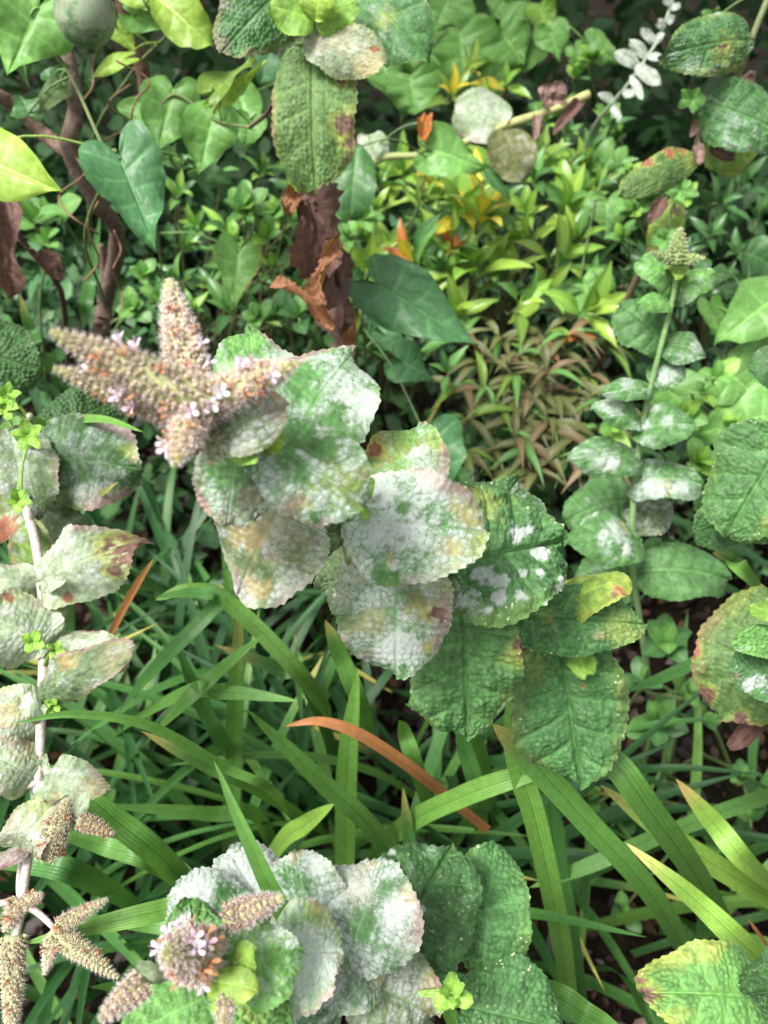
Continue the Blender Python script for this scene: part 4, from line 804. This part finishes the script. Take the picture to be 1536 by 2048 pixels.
def fruit():
    c = P(170, 22, .47); n, m = 28, 36; v = []; f = []
    for i in range(n+1):
        a = math.pi*i/n
        for j in range(m):
            th = 2*math.pi*j/m; rr = math.sin(a)*.0172*(1+.1*math.cos(a)+.02*math.sin(3*th)); z = -.0195*math.cos(a)
            if i < 3: z += .002*(3-i)/3
            if i > n-3: z -= .002*(i-n+3)/3
            v.append((rr*math.cos(th), rr*math.sin(th), z))
    for i in range(n):
        for j in range(m): f.append((i*m+j, i*m+(j+1) % m, (i+1)*m+(j+1) % m, (i+1)*m+j))
    t = thing('green_fruit', 'smooth unripe green fruit with faint bloom hanging from the woody branch', 'fruit', c)
    part('fruit_body', mesh('fruit_body', v, f, 'fruit'), t, Matrix.Translation(c) @ Matrix.Rotation(.35, 4, 'Y'))
    tube('fruit_stalk', t, [c+Vector((.006, 0, .018)), P(160, -40, .52), P(140, -80, .56)], [.0016, .0014, .0014], (.12, .09, .05), n=12, sides=6)
    v2 = []; f2 = []
    for j in range(5):
        a = j*1.256; k = len(v2); v2 += [(.001*math.cos(a), .001*math.sin(a), 0), (.004*math.cos(a-.5), .004*math.sin(a-.5), -.0006), (.0075*math.cos(a), .0075*math.sin(a), -.001), (.004*math.cos(a+.5), .004*math.sin(a+.5), -.0006)]; f2.append((k, k+1, k+2, k+3))
    part('calyx', mesh('calyx', v2, f2, 'stem', (.15, .13, .06)), t, Matrix.Translation(c+Vector((.006, 0, .0197))))
fruit()
# ================================================================== dead stalk at the far left
st = [P(-5, 385, .6), P(15, 440, .61), P(60, 500, .63), P(110, 560, .66), P(130, 640, .78), G(140, 800)]
dp, ds_ = mk_plant('dead_stalk', 'withered dark brown stalk with curled dead leaves left of the woody trunk', 'dead plant', st, .002, .003, (.1, .06, .05), None, mat='bark')
lf(dp, 0, 390, 40, 560, 70, .6, .62, g='brown', mat='dead', cup=-1.1, crumple=.16, rug=0., teeth=8, name='withered_leaf', twist=1.3, stem=ds_)
lf(dp, 75, 505, 125, 560, 40, .62, .63, g='brown', mat='dead', cup=-1.1, crumple=.16, rug=0., teeth=8, name='withered_leaf', q='m', stem=ds_)
lf(dp, 10, 480, 20, 600, 50, .64, .66, g='brown', mat='dead', cup=-1.1, crumple=.16, rug=0., teeth=8, name='withered_leaf', twist=-1, q='m', stem=ds_)
# ================================================================== pale cut stem and silver plant
st = [P(1178, 188, .82), P(1100, 222, .82), P(1012, 250, .82), P(930, 285, .83), P(840, 310, .84), P(750, 325, .86), P(690, 420, 1.0), G(680, 640)]
kp, ks = mk_plant('mint_plant', 'snapped pale yellow-green mint stem resting on the shrub with pale leaves', 'mint plant', st, .0046, .003, (.3, .36, .14), MG, col2=(.36, .36, .15))
lf(kp, 1012, 250, 908, 222, 98, .82, .82, g='pale', m=.35, pt=[('p', 980, 290, 15)], shape='round', stem=ks)
lf(kp, 1005, 258, 1045, 364, 88, .82, .83, g='olive', m=.2, eb=.2, shape='round', stem=ks)
lf(kp, 760, 320, 728, 270, 60, .86, .88, g='pale', m=.4, q='m', stem=ks)
for (a, b, c, d, w_, g_) in ((1110, 215, 1085, 170, 54, 'purp'), (1165, 200, 1105, 270, 24, 'brown'), (1075, 230, 1070, 280, 20, 'purp')):
    lf(kp, a, b, c, d, w_, .82, .81, q='m', g=g_, mat='dead', cup=-1., crumple=.2, rug=0., teeth=8, name='withered_leaf', stem=ks)
st = [P(1352, -20, .88), P(1320, 70, .88), P(1290, 120, .88), P(1240, 190, .9), P(1180, 270, 1.0), P(1150, 400, 1.2), G(1130, 540)]
vp, vs_ = mk_plant('silver_leaf_plant', 'slanting stem with whitish silver leaves in front of the dark thicket', 'plant', st, .0014, .0024, (.3, .34, .26))
for (a, b, c, d, w_) in ((1330, 50, 1312, 48, 30), (1332, 45, 1350, 30, 26), (1312, 88, 1282, 56, 28), (1308, 85, 1330, 66, 22), (1295, 115, 1258, 80, 34), (1295, 112, 1330, 118, 24), (1275, 130, 1228, 105, 44), (1270, 128, 1322, 172, 42), (1262, 150, 1285, 200, 26), (1245, 185, 1270, 190, 26), (1340, 15, 1362, 12, 22), (1345, 10, 1325, 2, 18), (1230, 200, 1195, 190, 26), (1225, 210, 1240, 240, 24)):
    lf(vp, a, b, c, d, w_*.66, .88, .87, q='l', g='white', m=0, shape='oval', teeth=0, stem=vs_, speck=0.)
# ================================================================== whorled shrubs
def lib(shape, g, n, mat, **kw):
    kw.setdefault('W', .31)
    out = []
    for s in range(n):
        v, f, c, ms_ = leaf_geo(1., kw.get('W', .28), shape, nu=13, nv=2, teeth=0, arch=kw.get('arch', .08), tipbend=kw.get('tb', .1), fold=kw.get('fold', .35), cup=0, wave=.03, rug=0, seed=s*7+3, g=g, veinc=.6, ey=kw.get('ey', 0))
        out.append(mesh('leaf', v, f, mat, c))
    return out
LIB = {}
for g_ in ('dk', 'g', 'lg', 'br', 'lime', 'yel', 'red', 'orange', 'olive', 'pink', 'yg'): LIB['lance', g_] = lib('lance', g_, 2, 'glossy')
for g_ in ('olive', 'pink', 'yg', 'lg', 'tan'): LIB['droop', g_] = lib('lance', g_, 2, 'smooth', W=.17, tb=.45, arch=.12)
for g_ in ('g', 'lg', 'br', 'bl', 'bd', 'dk'): LIB['oval', g_] = lib('oval', g_, 2, 'smooth', W=.62, fold=.15)
LIB['scrap', 'tan'] = lib('oval', 'tan', 3, 'dead', W=.4, arch=.25); LIB['scrap', 'orange'] = lib('oval', 'orange', 2, 'dead', W=.3, arch=.2); LIB['scrap', 'brown'] = lib('oval', 'brown', 2, 'dead', W=.5, arch=.3)
def put_leaf(pl, key, A, X, n, L, r, name='leaf'):
    X = X.normalized(); n = n-n.dot(X)*X
    if n.length < 1e-4: n = X.orthogonal()
    n.normalize(); Y = n.cross(X); mm = Matrix((X*L, Y*L, n*L)).transposed().to_4x4(); mm.translation = A
    return part(name, r.choice(LIB[key]), pl, mm)
def whorl(pl, c, ax, n, L, r, pick, kind='lance', spread=(.5, 1.25)):
    a1 = ax.orthogonal().normalized(); a2 = ax.cross(a1); ph = r.random()*6.28
    for i in range(n):
        th = ph+i*2.4; s = i/max(1, n-1); el = spread[1]*(1-s)+spread[0]*s; el += r.uniform(-.15, .15)
        rd = a1*math.cos(th)+a2*math.sin(th); X = rd*math.sin(el)+ax*math.cos(el); put_leaf(pl, (kind, pick(i, r)), c+ax*(s*.25*L), X, ax*math.sin(el)-rd*math.cos(el)+ax*.2, L*r.uniform(.75, 1.1)*(1-.3*s), r)
def whorl_shrub(label, spots, base, L, pick, n=8, seed=0, kind='lance', name='shrub', cat='shrub', scol=(.12, .12, .05), group=None):
    r = random.Random(seed); b = G(*base); t = thing(name, label, cat, b, group)
    for sp in spots:
        c = P(*sp[:3]); c.z = max(c.z, .05)
        ax = (Vector((0, 0, 1))+(CAM-c).normalized()*.6+Vector((r.uniform(-.8, .8), r.uniform(-.8, .6), 0))).normalized()
        root = b+Vector((r.uniform(-.08, .08), r.uniform(-.05, .05), 0)); mid = root.lerp(c, .6)+Vector((0, 0, .05))-ax*.02
        tube('stem', t, [root, mid, c-ax*.01, c+ax*.25*L], [.003, .002, .0013, .0008], scol, n=12, sides=5)
        pk = (lambda g: (lambda i, r_: g if not isinstance(g, (tuple, list)) else r_.choice(g)))(sp[3]) if len(sp) > 3 else pick
        whorl(t, c, ax, max(4, n+r.randint(-3, 1)), L*r.uniform(.7, 1.25), r, pk, kind)
    return t
def spots_in(x0, x1, y0, y1, d0, d1, n, seed, mind=42):
    r = random.Random(seed); out = []; tr = 0
    while len(out) < n and tr < 4000:
        tr += 1; x, y = r.uniform(x0, x1), r.uniform(y0, y1)
        if all((x-a[0])**2+(y-a[1])**2 > mind**2 for a in out): out.append((x, y, d0+(d1-d0)*(y1-y)/(y1-y0)+r.uniform(-.02, .02)))
    return out
gl = ['lg', 'br', 'lime', 'yg', 'br', 'lime', 'lg']
sp = spots_in(725, 1190, 345, 650, .88, 1.06, 36, 5, 46)
sp += [(850, 375, .93, ('yel', 'lime')), (905, 440, .92, ('yel', 'br')), (955, 455, .9, ('yel', 'lime')), (970, 395, .95, ('lime', 'yel')), (840, 545, .9, ('orange', 'yel', 'lg')), (890, 520, .9, ('red', 'orange', 'g'))]
whorl_shrub('low shrub with glossy whorled leaves, lime green with yellow and some red ones', sp, (950, 720), .06, lambda i, r: r.choice(gl), 8, 1)
whorl_shrub('small yellow-leaved shoot standing out among pale bindweed', [(925, 150, 1.1, ('yel', 'lime')), (1010, 180, 1.1, ('yel', 'br')), (900, 205, 1.08, ('yel', 'yg')), (960, 200, 1.08, ('lime', 'lg'))], (950, 470), .05, None, 7, 2)
whorl_shrub('glossy green shrub behind the two notched bindweed leaves', spots_in(330, 600, 330, 640, .85, 1.0, 22, 8, 50), (450, 760), .042, lambda i, r: r.choice(['lg', 'g', 'br', 'lg']), 8, 3)
whorl_shrub('dark glossy shrub in the shade beside the slanting purplish stem', spots_in(1180, 1520, 380, 600, .95, 1.1, 18, 9, 56), (1360, 760), .048, lambda i, r: r.choice(['dk', 'g', 'g', 'dk']), 8, 4)
whorl_shrub('glossy green shrub right of the hanging dead leaf', spots_in(690, 900, 460, 760, .8, .95, 10, 10, 56), (800, 850), .044, lambda i, r: r.choice(['lg', 'g', 'g']), 8, 5)
whorl_shrub('small shoot with narrow pale tips just under the folded red-edged leaf', spots_in(1060, 1230, 260, 380, 1.0, 1.08, 8, 12, 46), (1150, 640), .044, lambda i, r: r.choice(['lg', 'br', 'g']), 7, 6)
# bronze drooping shrub
def bronze():
    r = random.Random(4); b = G(1060, 1020); t = thing('shrub', 'bronze-tinged shrub with narrow drooping leaves under the lime whorled shrub', 'shrub', b)
    for (x, y, d) in spots_in(920, 1210, 670, 950, .78, .88, 32, 3, 42):
        c = P(x, y, d); root = b+Vector((r.uniform(-.05, .05), r.uniform(-.05, .05), 0))
        tube('stem', t, [root, root.lerp(c, .5)+Vector((0, .03, .06)), c], [.0025, .002, .001], (.14, .09, .05), n=12, sides=5)
        for k in range(8):
            a = r.random()*6.28; X = Vector((math.cos(a), math.sin(a)-.35, r.uniform(-.5, .35))); put_leaf(t, ('droop', r.choice(['olive', 'olive', 'olive', 'yg', 'olive', 'lg', 'olive', 'pink'])), c, X, Vector((0, -.3, 1)), r.uniform(.035, .06), r)
bronze()
whorl_shrub('low dark oval-leaved seedling under the bronze drooping shrub', [(950, 900, .8), (1000, 960, .8), (1060, 1000, .82), (1120, 950, .84), (1010, 890, .82), (900, 960, .78), (870, 900, .76)], (1020, 1060), .036, lambda i, r: r.choice(['g', 'bd', 'dk']), 6, 8, 'oval', 'seedling_plant', 'seedling')
# small light green weeds
def weed(label, spots, base, L, cols, seed, n=7):
    whorl_shrub(label, spots, base, L, lambda i, r: r.choice(cols), n, seed, 'oval', 'weed', 'weed', (.16, .24, .08), 'small oval-leaved weeds')
weed('bright small-leaved weed left of the hanging dead leaf', [(490, 430, .78), (530, 480, .8), (470, 480, .82), (500, 400, .82), (560, 430, .84), (455, 520, .86), (540, 540, .84)], (510, 720), .028, ['br', 'bl', 'lg'], 11)
weed('small-leaved weed at the foot of the leaning woody trunk', [(70, 450, .8), (120, 440, .82), (95, 490, .8), (290, 560, .84), (320, 600, .82), (270, 620, .86), (250, 690, .8)], (180, 800), .03, ['lg', 'bl'], 12)
weed('small-leaved weed below the hanging dead leaf', [(600, 640, .74), (630, 600, .78), (560, 640, .78), (590, 580, .8), (700, 480, .84), (730, 440, .86), (520, 640, .76)], (610, 820), .026, ['bl', 'lg', 'g'], 13)
weed('small-leaved weed up along the slanting purplish stem', [(1270, 430, .8), (1290, 380, .82), (1250, 480, .84), (1370, 390, .8), (1260, 350, .86)], (1270, 700), .026, ['br', 'lg', 'bl'], 14)
weed('pale small-leaved weed beside the young upright mint', [(1400, 790, .66), (1430, 760, .68), (1470, 860, .7), (1370, 830, .68), (1220, 860, .76), (1390, 930, .72)], (1400, 1010), .028, ['br', 'bl'], 15)
weed('small-leaved weed on dark soil below the blotched right mint', [(1330, 1290, .68), (1360, 1380, .72), (1310, 1440, .74), (1400, 1440, .76), (1290, 1370, .7), (1480, 1560, .76), (1180, 1600, .72), (1250, 1640, .74), (1500, 1640, .74), (1420, 1680, .76), (1150, 1750, .8), (1230, 1850, .8), (1480, 1750, .78)], (1360, 1540), .03, ['g', 'bl', 'lg'], 16)
weed('tufty small-leaved weed under the silver-leaved stem', [(1180, 130, 1.05), (1150, 160, 1.05), (1210, 230, 1.05), (1130, 220, 1.08), (1240, 280, 1.1), (1090, 240, 1.1)], (1160, 420), .03, ['lg', 'bl', 'br'], 17)
# ================================================================== leaf litter and thicket
r = random.Random(21)
for (x, y, g_, L_, lab) in ((590, 1820, 'orange', .05, 'orange-brown fallen leaf under the grass behind the bottom mint'), (600, 1250, 'tan', .045, 'tan fallen leaf on the soil below the leaf with the fly'),
        (1120, 690, 'orange', .04, 'orange fallen leaf caught between lime shrub and bronze shrub'),
        (1075, 700, 'tan', .035, 'tan fallen leaf lying at the top of the bronze shrub')):
    p = G(x, y, .02) if y > 1000 else P(x, y, .86); o = put_leaf(None, ('scrap', g_), p, Vector((r.uniform(-1, 1), r.uniform(-1, 1), .1)), Vector((0, -.3, 1)), L_, r, 'fallen_leaf')
    tag(o, lab, 'fallen leaf')
def leaf_cloud(name, label, cat, pos, sizes, cols, seed, up=.6, mat='foliage'):
    r = np.random.default_rng(seed); n = len(pos); nor = r.normal(size=(n, 3))*.6; nor[:, 2] += up; nor[:, 1] -= .35; nor /= np.linalg.norm(nor, axis=1)[:, None]
    d = r.normal(size=(n, 3)); d -= (d*nor).sum(1)[:, None]*nor; d /= np.linalg.norm(d, axis=1)[:, None]; s = np.cross(nor, d)
    tpl = np.array([(0, 0, 0), (.3, .26, .03), (.3, -.26, .03), (.65, .22, .0), (.65, -.22, .0), (1, 0, -.1), (.3, 0, -.03), (.65, 0, -.05)])
    tpl = tpl*np.array([1, 1, 1]); v = pos[:, None]+sizes[:, None, None]*(tpl[None, :, 0:1]*d[:, None]+tpl[None, :, 1:2]*s[:, None]+tpl[None, :, 2:3]*nor[:, None])
    tf = [(0, 6, 1), (0, 2, 6), (6, 7, 3, 1), (2, 4, 7, 6), (7, 5, 3), (4, 5, 7)]
    f = [tuple(i*8+q for q in ff) for i in range(n) for ff in tf]
    c = np.repeat(cols[r.integers(0, len(cols), n)]*r.uniform(.7, 1.3, (n, 1)), 8, axis=0)
    o = part(name, mesh(name, v.reshape(-1, 3), f, mat, c), None); o['label'] = label; o['category'] = cat; o['kind'] = 'stuff'
    return o
rr = np.random.default_rng(5)
# low ground cover between the plants
n = 14000; xy = np.stack([rr.uniform(-1.6, 1.6, n), rr.uniform(.75, 2.3, n)], -1); hgt = (.05+.22*fbm(xy[:, 0]*3+9, xy[:, 1]*3+9, 2))*rr.random(n)**.6+.02
hgt *= np.clip((xy[:, 1]-.55)/.5, .25, 1.2)
leaf_cloud('ground_cover', 'tangled low green ground cover filling the bed', 'ground cover', np.column_stack([xy, hgt]), rr.uniform(.025, .05, n), np.array([GREENS['dk'], GREENS['bd'], GREENS['dk'], GREENS['g'], (.02, .05, .02)]), 1)
# thicket behind
n = 13000; xy = np.stack([rr.uniform(-2.6, 2.6, n), rr.uniform(1.5, 2.9, n)], -1); top = .35+.55*np.clip((xy[:, 1]-1.6)/1.0, 0, 1)+.35*(fbm(xy[:, 0]*2.3+3, xy[:, 1]*2.3, 4)-.5)
leaf_cloud('thicket', 'dark leafy thicket closing off the back of the bed', 'thicket', np.column_stack([xy, top*rr.random(n)**.5]), rr.uniform(.04, .075, n), np.array([GREENS['dk'], GREENS['g'], GREENS['dk'], GREENS['dk']])*.75, 2)

def shade_crown():  # unseen crown with branches, added overhead to shade the background
    r_ = np.random.default_rng(12); n = 8500; c = r_.normal(size=(n, 3)); c /= np.linalg.norm(c, axis=1)[:, None]; c *= r_.random((n, 1))**.4
    pos = np.array([0., 1.75, 1.62])+c*np.array([1.75, .95, .42]); keep = fbm(pos[:, 0]*3+7, pos[:, 1]*3+7, 6) > .36; pos = pos[keep]
    o = leaf_cloud('shade_crown', '', '', pos, r_.uniform(.05, .09, len(pos)), np.array([GREENS['g'], GREENS['lg'], GREENS['dk']]), 9)
    for k_ in ('label', 'category'): del o[k_]
    o.parent = ft; o.matrix_basis = Matrix.Translation(-ft.location)
    top = P(40, -600, .5)
    for e in ((-.9, 1.5, 1.6), (.0, 1.7, 1.7), (.9, 1.8, 1.65), (-.3, 1.3, 1.5), (.5, 1.4, 1.55)):
        e = Vector(e); tube('branch', ft, [top, top.lerp(e, .4)+Vector((0, 0, .12)), e], [.005, .0045, .002], (.17, .13, .1), 'bark', n=20, sides=7, wob=.2)
shade_crown()

n = 5000; xy = np.stack([rr.uniform(-.7, .8, n), rr.uniform(.1, 1.2, n)], -1)
leaf_cloud('leaf_litter', 'crumbled brown leaf litter strewn over the dark soil', 'leaf litter', np.column_stack([xy, rr.uniform(.012, .03, n)]), rr.uniform(.008, .03, n), np.array([(.022, .013, .009), (.04, .022, .014), (.014, .009, .006), (.07, .035, .02)]), 14, up=1.6)
